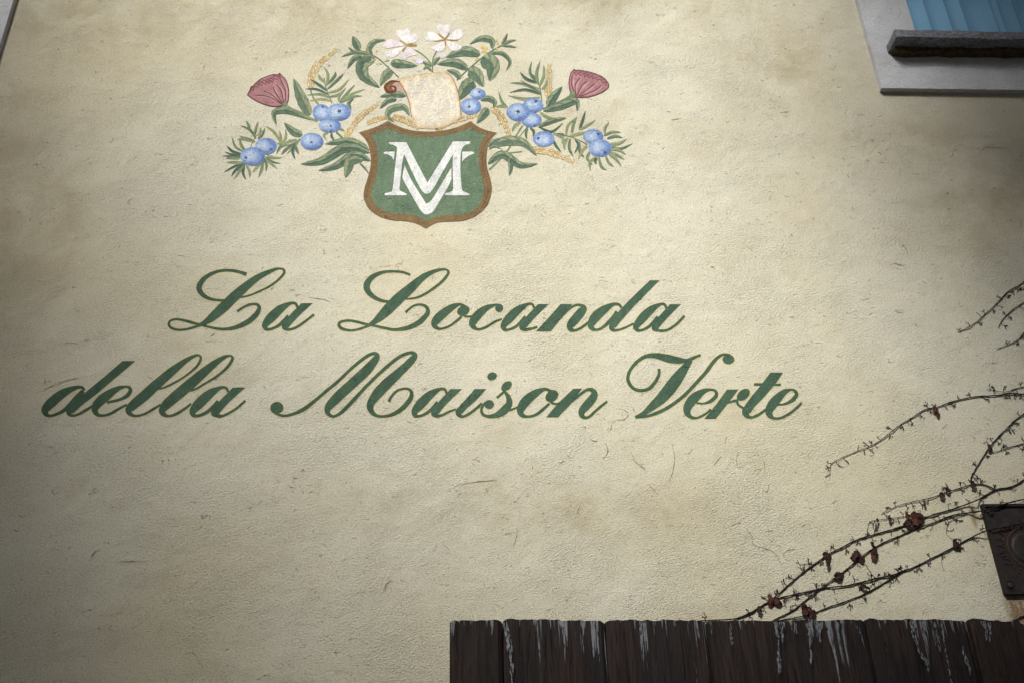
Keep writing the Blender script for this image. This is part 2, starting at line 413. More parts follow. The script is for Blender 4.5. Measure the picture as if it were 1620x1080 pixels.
def union(polys):
    """flat union of overlapping polygons as triangles"""
    vs = []; fs = []
    for p in polys:
        n = len(vs); vs += [Vector(q[:2]) for q in p]
        for t in (([n, n+1, n+2], [n, n+2, n+3]) if len(p) == 4 else (list(range(n, n+len(p))),)):
            a = sum(vs[t[i]].cross(vs[t[(i+1) % len(t)]]) for i in range(len(t)))     # faces must wind one way
            if abs(a) > 1e-6: fs.append(t if a > 0 else t[::-1])
    v, e, f, ov, oe, of = delaunay_2d_cdt(vs, [], fs, 0, 1e-3)
    return v, [tuple(t) for t, o in zip(f, of) if len(o)]
def paint(name, polys, frame, col, parent, jit=0.0):
    v, f = union(polys); Y = depth()
    pts = [pix(*frame(p[0], p[1]), Y) for p in v]
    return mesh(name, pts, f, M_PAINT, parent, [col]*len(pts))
G_LET = lin(65, 91, 73); G_EDGE = lin(206, 193, 138)
def letter(frame, strokes, parent):
    """strokes: lists of (x,y,w[,1]) ; ('P', pts) polygon ; ('E', cx,cy,rx,ry,rot)"""
    def polys(g):
        out = []
        for s in strokes:
            if s[0] == 'P': out.append(grow_poly(s[1], g/2) if g else s[1])
            elif s[0] == 'E': out.append(ellipse(s[1], s[2], s[3]+g/2, s[4]+g/2, s[5] if len(s) > 5 else 0))
            else: out += ribbon(s, 6, g)
        return out
    edge = polys(10.5)
    Y = depth()
    v, f = union(polys(0)); pts = [pix(*frame(p[0], p[1]), Y-2e-5) for p in v]
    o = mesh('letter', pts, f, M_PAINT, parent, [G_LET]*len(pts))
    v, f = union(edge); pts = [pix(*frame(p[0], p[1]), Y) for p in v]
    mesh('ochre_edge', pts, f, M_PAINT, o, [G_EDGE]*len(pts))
    return o
A_T = [[(1262, 520, 24), (1245, 484, 26), (1195, 482, 32), (1105, 533, 76), (1020, 610, 90), (960, 680, 66), (963, 718, 44), (990, 728, 28), (1040, 715, 28), (1105, 676, 32), (1180, 600, 40)],
       [(1356, 479, 108, 1), (1232, 600, 96, 1), (1150, 690, 72), (1158, 718, 46), (1190, 728, 28), (1255, 708, 26), (1340, 650, 24), (1422, 586, 24)]]
def a_like(x0, x1, y0, y1, tail=None):
    sx, sy = (x1-x0)/(1410-922), (y1-y0)/(742-468); k = (sx+sy)/2
    out = [[(x0+(p[0]-922)*sx, y0+(p[1]-468)*sy, p[2]*k, *p[3:]) for p in s] for s in A_T]
    if tail: out[1] = out[1][:5]+tail
    return out
f1, f2, f3, f4 = fr(260, 400, 6), fr(530, 400, 6), fr(700, 420, 6), fr(860, 420, 6)
line1 = thing('painted_lettering', 'upper line of green script reading La Locanda, painted on the wall', 'lettering', pix(675, 524))
letter(f1, [[(780, 206, 36), (690, 178, 30), (580, 168, 28), (480, 186, 32), (390, 236, 44), (338, 300, 52), (332, 350, 52), (370, 405, 42), (440, 440, 30), (520, 452, 26), (575, 452, 20)],
            [(690, 428, 18), (800, 408, 20), (900, 368, 20), (1000, 318, 22), (1080, 260, 24), (1130, 205, 24), (1138, 170, 24), (1105, 152, 20), (1035, 165, 32), (880, 240, 62), (700, 385, 92), (580, 500, 98), (475, 595, 84), (390, 660, 52), (310, 697, 28), (230, 722, 22), (140, 732, 22), (70, 715, 24), (42, 680, 24), (60, 645, 22), (110, 632, 22), (180, 641, 26), (280, 668, 28), (370, 690, 24), (470, 715, 24), (570, 725, 28), (680, 708, 42), (790, 658, 52), (870, 590, 48), (900, 530, 38), (888, 498, 28), (855, 488, 22), (800, 496, 24), (735, 528, 24), (690, 560, 28)]], line1)
letter(f1, A_T, line1)
letter(f2, [[(715, 212, 24), (640, 185, 24), (540, 178, 26), (440, 190, 34), (350, 235, 50), (303, 300, 62), (310, 360, 56), (360, 415, 44), (440, 455, 32), (520, 465, 26), (565, 458, 20)],
            [(670, 440, 18), (750, 432, 20), (830, 405, 26), (920, 350, 26), (1010, 280, 28), (1065, 215, 28), (1076, 180, 26), (1048, 159, 22), (985, 165, 30), (900, 195, 46), (820, 245, 66), (720, 335, 90), (610, 430, 104), (520, 520, 104), (440, 600, 84), (375, 655, 52), (310, 695, 30), (240, 722, 24), (150, 738, 24), (70, 722, 30), (38, 690, 30), (50, 660, 26), (110, 645, 24), (180, 650, 26), (280, 675, 26), (370, 692, 26), (470, 715, 28), (570, 730, 30), (700, 710, 44), (800, 660, 52), (870, 590, 46), (880, 540, 36), (850, 504, 28), (790, 493, 22), (730, 515, 22), (670, 568, 26)]], line1)
letter(f2, [[(1215, 500, 26), (1180, 491, 28), (1105, 522, 64), (1010, 592, 86), (948, 660, 72), (955, 704, 46), (1000, 723, 24), (1080, 700, 24), (1150, 652, 26), (1205, 605, 24)],
            ('E', 1218, 552, 61, 47, -22), [(1185, 490, 26), (1220, 505, 30), (1250, 530, 40)], [(1200, 588, 22), (1250, 606, 22), (1310, 605, 22)]], line1)
letter(f2, [('E', 1558, 528, 38, 37), [(1588, 515, 24), (1565, 498, 24), (1520, 497, 26), (1430, 530, 62), (1345, 605, 84), (1306, 665, 72), (1316, 705, 46), (1360, 727, 26), (1430, 708, 26), (1520, 655, 24), (1585, 630, 20)]], line1)
letter(f3, a_like(548, 1010, 357, 627, [(800, 610, 30), (850, 600, 26), (900, 585, 22)]), line1)
letter(f3, [('P', [(1120, 368), (1235, 368), (1130, 500), (1030, 628), (885, 628), (1000, 505)]),
            [(1080, 550, 10), (1145, 475, 18), (1210, 408, 24), (1270, 378, 24), (1310, 380, 30), (1338, 405, 62), (1320, 440, 82), (1270, 500, 88), (1222, 560, 80), (1215, 600, 56), (1250, 618, 30), (1300, 602, 26), (1350, 570, 26), (1405, 525, 24)]], line1)
letter(f4, [[(738, 405, 24), (715, 374, 26), (660, 372, 36), (570, 424, 80), (492, 492, 94), (452, 560, 72), (460, 598, 46), (505, 612, 26), (560, 590, 28), (640, 520, 40), (700, 440, 40)],
            [(1056, 142, 94, 1), (798, 400, 104, 1), (676, 550, 84, 1), (650, 588, 60), (662, 612, 38), (695, 616, 26), (760, 598, 22), (855, 552, 20)]], line1)
letter(f4, a_like(848, 1303, 358, 633, [(1115, 622, 30), (1180, 612, 26), (1260, 560, 26), (1338, 480, 26)]), line1)
e1, e2, e3, e4, e5, e6, e7 = fr(50, 530, 6), fr(200, 530, 6), fr(410, 530, 6), fr(640, 540, 6), fr(760, 540, 6), fr(960, 530, 6), fr(1040, 540, 6)
line2 = thing('painted_lettering', 'lower line of green script reading della Maison Verte, painted on the wall', 'lettering', pix(667, 661))
letter(e1, [[(500, 522, 26), (480, 494, 26), (420, 495, 38), (300, 547, 80), (192, 632, 94), (132, 702, 76), (138, 745, 46), (175, 763, 26), (240, 745, 28), (320, 700, 36), (420, 600, 50), (490, 525, 40)],
            [(924, 243, 122, 1), (740, 400, 120, 1), (585, 530, 126, 1), (440, 650, 104, 1), (368, 712, 76), (362, 745, 44), (400, 760, 26), (470, 735, 26), (560, 680, 24), (605, 650, 20)]], line2)
letter(e1, [[(715, 636, 24), (830, 610, 28), (905, 572, 38), (938, 525, 36), (925, 492, 26), (885, 487, 26), (810, 508, 50), (702, 580, 90), (622, 652, 84), (600, 702, 62), (620, 745, 42), (665, 760, 26), (740, 745, 26), (830, 695, 26), (905, 655, 20)]], line2)
letter(e1, [[(1190, 512, 16), (1270, 490, 20), (1370, 440, 20), (1480, 370, 22), (1570, 290, 26), (1605, 225, 26), (1595, 192, 22), (1550, 194, 28), (1460, 243, 50), (1330, 342, 80), (1190, 462, 94), (1060, 580, 98), (962, 662, 88), (922, 712, 66), (945, 750, 38), (995, 763, 24), (1070, 745, 24), (1160, 695, 24), (1225, 655, 20)]], line2)
letter(e2, [[(540, 535, 14), (640, 515, 22), (740, 460, 22), (860, 385, 24), (950, 310, 28), (1000, 240, 30), (1005, 205, 24), (970, 194, 24), (900, 223, 46), (780, 312, 78), (640, 432, 98), (500, 550, 104), (390, 645, 92), (340, 710, 66), (358, 750, 42), (405, 764, 26), (470, 745, 28), (560, 690, 26), (615, 645, 20)]], line2)
letter(e2, a_like(592, 1128, 482, 778, [(870, 772, 28), (940, 752, 26), (1040, 695, 26), (1130, 618, 24)]), line2)
letter(e3, [('E', 168, 685, 63, 56, 0), [(118, 705, 26), (165, 742, 26), (240, 762, 26), (330, 742, 30), (430, 695, 40), (540, 610, 32), (640, 525, 32), (760, 425, 30), (880, 310, 30), (990, 220, 32), (1065, 177, 32), (1105, 178, 42), (1118, 205, 58), (1085, 255, 74), (1010, 340, 94), (880, 460, 95), (760, 570, 95), (672, 660, 80), (648, 715, 54), (670, 755, 34), (715, 766, 26), (780, 730, 34), (880, 630, 36), (990, 510, 32), (1100, 400, 32), (1220, 290, 34), (1330, 205, 34), (1415, 168, 30), (1462, 170, 40), (1475, 200, 56), (1435, 250, 70), (1340, 342, 82), (1220, 450, 100), (1125, 550, 98), (1062, 640, 74), (1058, 700, 58), (1095, 750, 38), (1155, 768, 26), (1250, 755, 34), (1350, 700, 46), (1430, 610, 46), (1448, 552, 36), (1430, 517, 26), (1385, 504, 22), (1310, 525, 24), (1252, 585, 26), (1232, 630, 28)]], line2)
letter(e4, a_like(62, 545, 436, 721, [(310, 706, 30), (360, 695, 26), (430, 660, 24), (490, 640, 20)]), line2)
letter(e4, [('E', 831, 328, 47, 37, -18), [(722, 447, 112, 1), (630, 550, 108, 1), (560, 618, 92, 1), (516, 668, 68), (525, 698, 42), (558, 708, 26), (615, 682, 28), (690, 625, 26), (735, 580, 20)]], line2)
letter(e4, [('E', 968, 421, 59, 38, -42), [(958, 462, 24), (912, 502, 24), (876, 533, 26)], [(948, 466, 18), (985, 525, 46), (992, 590, 66), (940, 655, 78), (870, 697, 56), (800, 708, 34), (750, 692, 30), (730, 655, 26), (742, 610, 26), (775, 575, 26)], ('E', 803, 595, 46, 44), [(990, 650, 26), (1040, 635, 22), (1090, 612, 20)]], line2)
letter(e4, [[(1385, 470, 26), (1330, 450, 32), (1240, 492, 74), (1152, 562, 92), (1102, 640, 76), (1112, 690, 48), (1160, 710, 28), (1240, 695, 28), (1310, 645, 30), (1375, 585, 24)], ('E', 1398, 515, 66, 52, -38), [(1360, 457, 26), (1400, 475, 36)], [(1385, 570, 24), (1430, 590, 22), (1490, 583, 22)]], line2)
letter(e5, [('P', [(880, 445), (968, 442), (850, 600), (740, 717), (622, 717), (730, 590)]), [(850, 590, 10), (940, 505, 26), (1000, 462, 28), (1045, 453, 34), (1078, 478, 58), (1072, 525, 76), (1020, 592, 84), (967, 652, 70), (962, 695, 52), (992, 720, 32), (1035, 710, 28), (1100, 650, 28), (1160, 600, 26), (1205, 565, 22)]], line2)
letter(e6, [[(495, 315, 28), (495, 370, 30), (460, 440, 34), (400, 505, 34), (320, 523, 32), (250, 500, 32), (207, 440, 34), (203, 380, 32), (235, 310, 32), (300, 240, 34), (380, 197, 40), (480, 195, 56), (580, 220, 76), (680, 238, 62), (760, 240, 38), (820, 215, 34), (880, 188, 22)], ('E', 880, 192, 13, 16),
            [(800, 235, 40), (750, 297, 70), (675, 400, 108), (600, 500, 118), (520, 595, 104), (430, 675, 76), (350, 740, 46), (268, 776, 26)],
            [(270, 779, 20), (360, 770, 26), (450, 745, 34), (560, 695, 34), (660, 630, 34), (760, 545, 34), (850, 450, 34), (940, 350, 36), (1010, 255, 36), (1060, 205, 30), (1110, 182, 26), (1165, 195, 40)], ('E', 1155, 228, 57, 47)], line2)
letter(e6, [[(850, 640, 20), (920, 646, 22), (990, 620, 36), (1038, 570, 36), (1030, 527, 28), (985, 515, 26), (920, 530, 52), (832, 592, 94), (772, 670, 84), (764, 730, 64), (795, 772, 38), (845, 784, 24), (900, 765, 24), (950, 735, 22), (990, 700, 20)]], line2)
letter(e6, [('P', [(1140, 512), (1252, 512), (1150, 645), (1035, 792), (925, 792), (1040, 650)]), [(1130, 645, 20), (1190, 625, 24), (1245, 612, 22)], ('E', 1296, 562, 72, 46, -40), [(1235, 612, 26), (1246, 655, 24), (1295, 690, 24)]], line2)
letter(e7, [[(1133, 291, 122, 1), (1055, 400, 128, 1), (955, 520, 126, 1), (878, 612, 104, 1), (842, 668, 80), (855, 704, 46), (890, 718, 28), (945, 700, 30), (1000, 665, 26), (1055, 625, 20)], ('P', [(920, 391), (1177, 397), (1170, 420), (912, 418)])], line2)
letter(e7, [[(1125, 600, 18), (1210, 590, 24), (1280, 555, 40), (1320, 503, 36), (1308, 468, 26), (1268, 455, 24), (1200, 482, 60), (1112, 570, 94), (1062, 650, 78), (1072, 700, 54), (1110, 726, 28), (1180, 720, 26), (1270, 670, 26), (1340, 610, 28), (1368, 578, 24)]], line2)

# ---- the crest
crest = thing('painted_crest', 'painted crest with green shield, scroll, blue berries, flowers and pink seed pods', 'mural', pix(675, 358))
fA, fB, fC, fD = fr(340, 20, 1311/340), fr(670, 20, 1311/340), fr(540, 20, 5.4), fr(560, 180, 1364/240)
GD, GM, GL, GY = lin(66, 92, 82), lin(112, 130, 100), lin(152, 160, 122), lin(168, 164, 112)
OCH, OCHD, OCHL, STAMEN = lin(176, 150, 92), lin(126, 98, 54), lin(222, 210, 172), lin(160, 132, 66)
def mixc(a, b, t): return tuple(p*(1-t)+q*t for p, q in zip(a, b))
def grid_paint(name, L, frame, cols, parent):
    """L rows of points (frame units) with a colour each"""
    Y = depth(); v = []; c = []; r = len(L); k = len(L[0])
    for i in range(r):
        for j in range(k): v.append(pix(*frame(*L[i][j]), Y-1e-7*i)); c.append(cols[i][j])
    f = [(i*k+j, i*k+j+1, (i+1)*k+j+1, (i+1)*k+j) for i in range(r-1) for j in range(k-1)]
    return mesh(name, v, f, M_PAINT, parent, c)
def leaf(frame, spine, w, parent=crest, name='leaf', heart=False, veins=True, tone=None, serr=.0):
    S = catmull(spine, 7); n = len(S); cu = [-1, -.86, -.6, -.3, -.07, .07, .3, .6, .86, 1]
    rows = []; cols = []; tone = random.uniform(-.15, .2) if tone is None else tone
    tx0, ty0 = S[-1][0]-S[0][0], S[-1][1]-S[0][1]
    up = 1 if tx0 >= 0 else -1
    for i, (x, y) in enumerate(S):
        t = i/(n-1); a = S[max(i-1, 0)]; b = S[min(i+1, n-1)]; l = math.hypot(b[0]-a[0], b[1]-a[1]) or 1
        nx, ny = -(b[1]-a[1])/l, (b[0]-a[0])/l
        pr = (math.sin(math.pi*min(1, t**.62))**.8 if heart else math.sin(math.pi*t**.8)**.85) if 0 < t < 1 else .02
        pr *= 1+serr*math.sin(i*2.4)
        row = []; cr = []
        for s in cu:
            row.append((x+nx*s*w*.46*pr, y+ny*s*w*.46*pr))
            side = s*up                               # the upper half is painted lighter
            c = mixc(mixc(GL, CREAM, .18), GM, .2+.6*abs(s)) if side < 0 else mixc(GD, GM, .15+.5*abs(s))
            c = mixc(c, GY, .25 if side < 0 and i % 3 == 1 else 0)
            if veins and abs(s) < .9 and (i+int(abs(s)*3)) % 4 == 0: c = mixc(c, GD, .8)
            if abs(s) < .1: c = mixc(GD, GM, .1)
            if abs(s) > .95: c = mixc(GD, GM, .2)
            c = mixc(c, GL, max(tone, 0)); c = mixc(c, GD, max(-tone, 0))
            cr.append(c)
        rows.append(row); cols.append(cr)
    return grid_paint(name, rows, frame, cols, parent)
def needle(frame, spine, w=15, parent=crest, col=None):
    S = catmull(spine, 5); n = len(S); rows = []; cols = []
    c0 = col or random.choice([GD, mixc(GD, GM, .5), GM, mixc(GM, GL, .4), mixc(GM, GY, .4)])
    for i, (x, y) in enumerate(S):
        t = i/(n-1); a = S[max(i-1, 0)]; b = S[min(i+1, n-1)]; l = math.hypot(b[0]-a[0], b[1]-a[1]) or 1
        nx, ny = -(b[1]-a[1])/l, (b[0]-a[0])/l
        pr = max(.12, math.sin(math.pi*min(1, .12+.88*t))**.9) if t < 1 else .1
        rows.append([(x+nx*s*w/2*pr, y+ny*s*w/2*pr) for s in (-1, 0, 1)])
        cols.append([mixc(c0, GY, .35), c0, mixc(c0, GD, .35)])
    return grid_paint('sprig_leaf', rows, frame, cols, parent)
def line(frame, pts, w, col, parent=crest, name='stem'):
    return paint(name, ribbon([(*p, w) if len(p) == 2 else p for p in pts], 5), frame, col, parent)
B0, B1, B2, B3 = lin(182, 197, 214), lin(136, 160, 198), lin(92, 120, 174), lin(44, 62, 108)
def berry(frame, cx, cy, rx, ry, crown, rot=0, hl=(-.2, -.15)):
    rings = 8; seg = 36; rows = []; cols = []
    for i in range(rings+1):
        r = i/rings; row = []; cr = []
        for k in range(seg+1):
            a = k*2*math.pi/seg; px_, py_ = math.cos(a)*r, math.sin(a)*r
            if i == rings: px_ *= 1+.012*math.sin(5*a+cx); py_ *= 1+.012*math.sin(3*a+cy)
            row.append((cx+rx*px_, cy+ry*py_))
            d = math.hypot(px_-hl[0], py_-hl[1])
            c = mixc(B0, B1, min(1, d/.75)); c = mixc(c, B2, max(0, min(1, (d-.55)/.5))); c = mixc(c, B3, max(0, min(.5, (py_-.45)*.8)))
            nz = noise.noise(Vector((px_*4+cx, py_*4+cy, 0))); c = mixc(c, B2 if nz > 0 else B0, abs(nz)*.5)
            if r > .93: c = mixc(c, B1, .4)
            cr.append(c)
        rows.append(row); cols.append(cr)
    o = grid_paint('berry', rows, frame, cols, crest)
    if crown:
        kx, ky, ks = cx+crown[0]*rx, cy+crown[1]*ry, crown[2]*rx*1.05
        star = []
        for k in range(10):
            a = k*math.pi/5+rot; rr = ks if k % 2 == 0 else ks*.38
            star.append((kx+rr*math.cos(a), ky+rr*.8*math.sin(a)))
        paint('berry_crown', [star], frame, B3, o)
    return o
def wheat(frame, spine, w, awn=0):
    """a painted ear: loose pairs of pointed grains, no hard outline, fine awns"""
    S = catmull(spine, 10); n = len(S); dk = []; gr = []; hi = []
    wash = mixc(OCH, CREAM, .55)
    base = paint('wheat_ear', ribbon([(p[0], p[1], w*.75*max(.16, math.sin(math.pi*(.12+.8*i/(n-1))))) for i, p in enumerate(S)], 1), frame, wash, crest)
    tot = sum(math.dist(S[i], S[i+1]) for i in range(n-1)); k = max(5, int(tot/(w*.40)))
    for j in range(k):
        t = j/(k-1); i = int(t*(n-2)); a = S[i]; b = S[i+1]; ang = math.atan2(b[1]-a[1], b[0]-a[0]); sz = w*(1-.35*abs(t-.4))*random.uniform(.85, 1.1)
        for sd in (-1, 1):
            o = .26*(1-.6*max(0, t-.6)/.4)
            px_ = a[0]-math.sin(ang)*sd*sz*o+random.uniform(-2, 2); py_ = a[1]+math.cos(ang)*sd*sz*o+random.uniform(-2, 2); an = math.degrees(ang)+sd*20
            dk.append(ellipse(px_, py_, sz*.34, sz*.19, an, 10)); gr.append(ellipse(px_+.04*sz*math.cos(ang), py_-.02*sz, sz*.29, sz*.145, an, 10))
            if random.random() < .55: hi.append(ellipse(px_-sz*.03, py_-sz*.03, sz*.13, sz*.09, an, 8))
    tag(paint('grain_shadows', dk, frame, mixc(OCHD, OCH, .15), base), kind='stuff'); tag(paint('grains', gr, frame, mixc(OCH, lin(200, 178, 126), .5), base), kind='stuff'); tag(paint('grain_lights', hi, frame, lin(214, 204, 174), base), kind='stuff')
    if awn:
        aw = []
        for j in range(34):
            i = random.randint(int(n*.2), n-2); a = S[i]; b = S[i+1]; ang = math.atan2(b[1]-a[1], b[0]-a[0])+random.uniform(-.6, .6)
            l = awn*random.uniform(.5, 1); x0 = a[0]-math.sin(ang)*random.uniform(-.4, .4)*w; y0 = a[1]+math.cos(ang)*random.uniform(-.4, .4)*w
            aw += ribbon([(x0, y0, 2.8), (x0+math.cos(ang)*l, y0+math.sin(ang)*l, 1.6)], 1)
        tag(paint('awns', aw, frame, mixc(OCH, CREAM, .4), base), kind='stuff')
    return base
SEG = lambda segs, n=6: [p for s in segs for p in catmull(s, n)[:-1]]
# wheat and stems that lie behind
wheat(fA, [(585, 448), (592, 385), (640, 310), (738, 232)], 54, 60)
line(fA, [(583, 470), (600, 520), (632, 562)], 10, GM)
wheat(fB, [(765, 512), (763, 430), (768, 325)], 54, 75)
wheat(fC, [(45, 1055), (130, 930), (215, 850), (312, 788)], 62, 70)
wheat(fC, [(230, 945), (330, 905), (435, 900)], 52)
wheat(fC, [(460, 895), (560, 930), (655, 988)], 70)
wheat(fC, [(820, 1000), (950, 930), (1165, 880)], 62)
wheat(fC, [(1300, 820), (1380, 920), (1432, 1050)], 74)
wheat(fB, [(672, 840), (780, 855), (915, 915)], 52, 45)
# the juniper sprigs
for pts, wd in (([(715, 555), (680, 470), (665, 400)], 8), ([(380, 800), (450, 810), (530, 770)], 8), ([(740, 730), (782, 770)], 14), ([(180, 925), (240, 770), (300, 720)], 5)): line(fA, pts, wd, GM)
NA = [[(685, 480), (630, 440), (585, 410)], [(690, 500), (620, 470), (550, 468)], [(700, 520), (640, 500), (560, 505)], [(705, 540), (650, 530), (575, 540)], [(680, 450), (690, 380), (665, 335)], [(685, 440), (730, 390), (735, 362)], [(685, 470), (750, 410), (785, 375)], [(690, 490), (760, 470), (820, 405)], [(700, 515), (760, 500), (800, 460)], [(670, 430), (640, 400), (630, 375)],
      [(755, 545), (760, 510), (800, 460)], [(760, 550), (800, 500), (855, 440)], [(770, 550), (830, 500), (915, 470)], [(770, 550), (840, 515), (900, 510)],
      [(250, 770), (215, 718), (155, 690)], [(212, 715), (205, 690), (190, 660)], [(240, 755), (250, 710), (265, 665)], [(265, 768), (275, 730), (280, 700)], [(262, 772), (290, 745), (305, 705)], [(245, 790), (200, 775), (135, 775)], [(240, 785), (190, 770), (150, 755)],
      [(175, 850), (125, 820), (102, 755)], [(185, 845), (160, 810), (150, 765)], [(165, 865), (110, 850), (70, 812)], [(160, 872), (110, 870), (60, 850)], [(160, 885), (110, 880), (40, 875)], [(150, 890), (120, 888), (65, 890)], [(180, 920), (120, 915), (70, 915)],
      [(185, 925), (120, 940), (55, 975)], [(185, 930), (130, 960), (100, 1000)], [(180, 930), (150, 970), (115, 1020)], [(180, 935), (172, 980), (190, 1022)], [(190, 930), (212, 970), (212, 1010)], [(290, 905), (260, 940), (230, 975)], [(295, 905), (285, 960), (265, 1008)], [(300, 895), (315, 930), (310, 970)], [(305, 890), (340, 920), (382, 955)], [(310, 880), (350, 910), (402, 922)], [(318, 870), (350, 885), (408, 887)],
      [(395, 785), (360, 730), (310, 695)], [(395, 800), (400, 760), (393, 720)], [(395, 800), (430, 770), (432, 710)], [(440, 808), (400, 820), (375, 865)], [(500, 775), (450, 790), (400, 815)], [(520, 770), (480, 820), (440, 862)], [(490, 810), (475, 850), (490, 897)], [(485, 800), (500, 840), (510, 862)], [(480, 800), (430, 840), (405, 868)], [(690, 735), (665, 750), (682, 780)], [(710, 735), (714, 760), (730, 782)], [(745, 705), (770, 712), (792, 725)]]
for p in NA: needle(fA, p, random.uniform(15, 20))
for pts, wd in (([(722, 545), (705, 440), (668, 380)], 8), ([(605, 690), (560, 760), (500, 860), (400, 960)], 9), ([(632, 700), (580, 765)], 6), ([(790, 738), (900, 760), (1000, 805)], 7), ([(490, 862), (600, 848)], 8), ([(400, 960), (440, 920)], 9), ([(910, 500), (860, 532), (728, 592)], 15)): line(fB, pts, wd, GM)
NB = [[(700, 435), (650, 370), (660, 300)], [(700, 440), (690, 370), (712, 295)], [(705, 455), (732, 390), (733, 322)], [(690, 430), (625, 405), (590, 365)], [(715, 470), (650, 450), (590, 412)], [(715, 490), (620, 440), (527, 430)], [(715, 500), (620, 472), (525, 490)], [(712, 520), (620, 530), (515, 508)], [(720, 470), (742, 450), (755, 412)],
      [(512, 580), (478, 545), (458, 485)], [(512, 578), (475, 572), (440, 577)], [(595, 670), (560, 690), (540, 728)], [(635, 700), (625, 740), (630, 775)], [(650, 705), (672, 725), (668, 762)], [(712, 610), (760, 642), (832, 655)], [(702, 695), (780, 728), (850, 675)], [(790, 740), (850, 765), (840, 800)], [(788, 770), (810, 815), (840, 850)],
      [(870, 755), (880, 690), (935, 640)], [(905, 735), (912, 690), (935, 635)], [(950, 715), (970, 660), (988, 600)], [(950, 715), (1000, 690), (1050, 655)], [(890, 755), (950, 740), (1010, 728)], [(882, 765), (860, 800), (860, 840)], [(895, 770), (890, 830), (915, 880)], [(925, 775), (945, 810), (920, 860)], [(950, 790), (955, 850), (980, 885)], [(1000, 815), (965, 850), (945, 895)], [(860, 750), (840, 745), (800, 740)],
      [(1105, 740), (1108, 705), (1132, 670)], [(1100, 752), (1150, 730), (1205, 732)], [(1120, 770), (1170, 755), (1215, 765)], [(1140, 800), (1190, 800), (1240, 772)], [(1145, 815), (1200, 832), (1275, 800)], [(1140, 835), (1190, 840), (1235, 868)], [(1130, 850), (1180, 870), (1228, 900)], [(1130, 865), (1170, 890), (1208, 940)], [(1110, 870), (1130, 915), (1160, 942)], [(1070, 880), (1085, 940), (1118, 962)], [(1050, 880), (1015, 920), (1018, 965)], [(1060, 885), (1048, 905), (1055, 925)], [(1015, 850), (1000, 890), (1030, 930)]]
for p in NB: needle(fB, p, random.uniform(16, 22))
# stems and leaves round the scroll
for pts, wd in (([(490, 555), (380, 450), (290, 378), (150, 320)], 10), ([(240, 360), (190, 350), (140, 315)], 7), ([(370, 420), (410, 412)], 7), ([(425, 490), (400, 480)], 7), ([(985, 580), (1080, 490), (1240, 358), (1375, 280)], 10), ([(590, 305), (680, 350), (745, 410), (778, 455)], 9), ([(815, 330), (785, 390), (780, 450), (778, 512)], 9)): line(fC, pts, wd, mixc(GD, GM, .5))
LC = [([(1190, 362), (1050, 332), (893, 385)], 98), ([(1082, 485), (970, 430), (818, 442)], 88), ([(1290, 312), (1280, 240), (1190, 225), (1095, 272)], 66), ([(1250, 350), (1370, 350), (1440, 420), (1408, 497)], 42), ([(1015, 572), (980, 520), (900, 493)], 58), ([(1370, 282), (1395, 235), (1420, 178)], 34), ([(1370, 286), (1430, 250), (1497, 235)], 30), ([(1375, 286), (1440, 290), (1497, 300)], 24),
      ([(155, 320), (125, 265), (97, 203)], 76), ([(265, 372), (235, 310), (285, 250), (378, 236)], 58), ([(240, 362), (120, 340), (0, 380)], 36), ([(205, 372), (110, 395), (50, 483)], 52), ([(130, 342), (95, 325), (58, 298)], 26), ([(420, 430), (500, 440), (652, 456)], 86), ([(775, 455), (730, 440), (690, 418)], 42), ([(785, 452), (810, 410), (850, 378)], 40), ([(775, 502), (730, 465), (700, 492)], 32),
      ([(552, 712), (450, 698), (326, 722)], 60), ([(475, 742), (400, 752), (328, 822)], 56), ([(582, 880), (530, 808), (420, 830), (395, 890), (452, 938)], 66), ([(1190, 752), (1255, 735), (1310, 770), (1298, 815)], 58), ([(1252, 815), (1220, 865), (1158, 948)], 82)]
for p, wd in LC: leaf(fC, p, wd)
leaf(fC, [(290, 395), (185, 440), (195, 545), (328, 642)], 122, serr=.05)
for p, wd in (([(1205, 378), (1290, 460), (1265, 585)], 160), ([(1085, 498), (1160, 540), (1214, 635)], 128), ([(430, 492), (375, 545), (330, 628)], 86), ([(1135, 590), (1060, 650), (1005, 748)], 135)): leaf(fC, p, wd, heart=True, serr=.04)
leaf(fA, [(582, 628), (530, 530), (480, 402)], 76, serr=.06)
for p, wd in (([(600, 655), (450, 600), (362, 612), (375, 688)], 48), ([(535, 745), (480, 728), (422, 672)], 54), ([(830, 590), (815, 555), (848, 522)], 26), ([(942, 838), (820, 788), (670, 802)], 58), ([(946, 855), (800, 825), (650, 905), (524, 925)], 66), ([(950, 905), (850, 868), (740, 935), (630, 965)], 58), ([(905, 900), (830, 905), (810, 960), (795, 1008)], 66), ([(880, 915), (915, 950), (942, 988)], 14)): leaf(fA, p, wd)
for p, wd in (([(755, 575), (790, 520), (846, 452)], 60), ([(730, 602), (840, 570), (930, 540), (938, 602)], 54), ([(705, 695), (790, 660), (872, 643)], 36), ([(395, 820), (500, 785), (610, 795), (692, 876)], 66), ([(392, 925), (480, 865), (590, 930), (698, 922)], 56), ([(525, 885), (532, 940), (522, 996)], 34), ([(395, 815), (430, 785), (472, 768)], 30), ([(400, 835), (430, 815), (472, 832)], 18)): leaf(fB, p, wd)
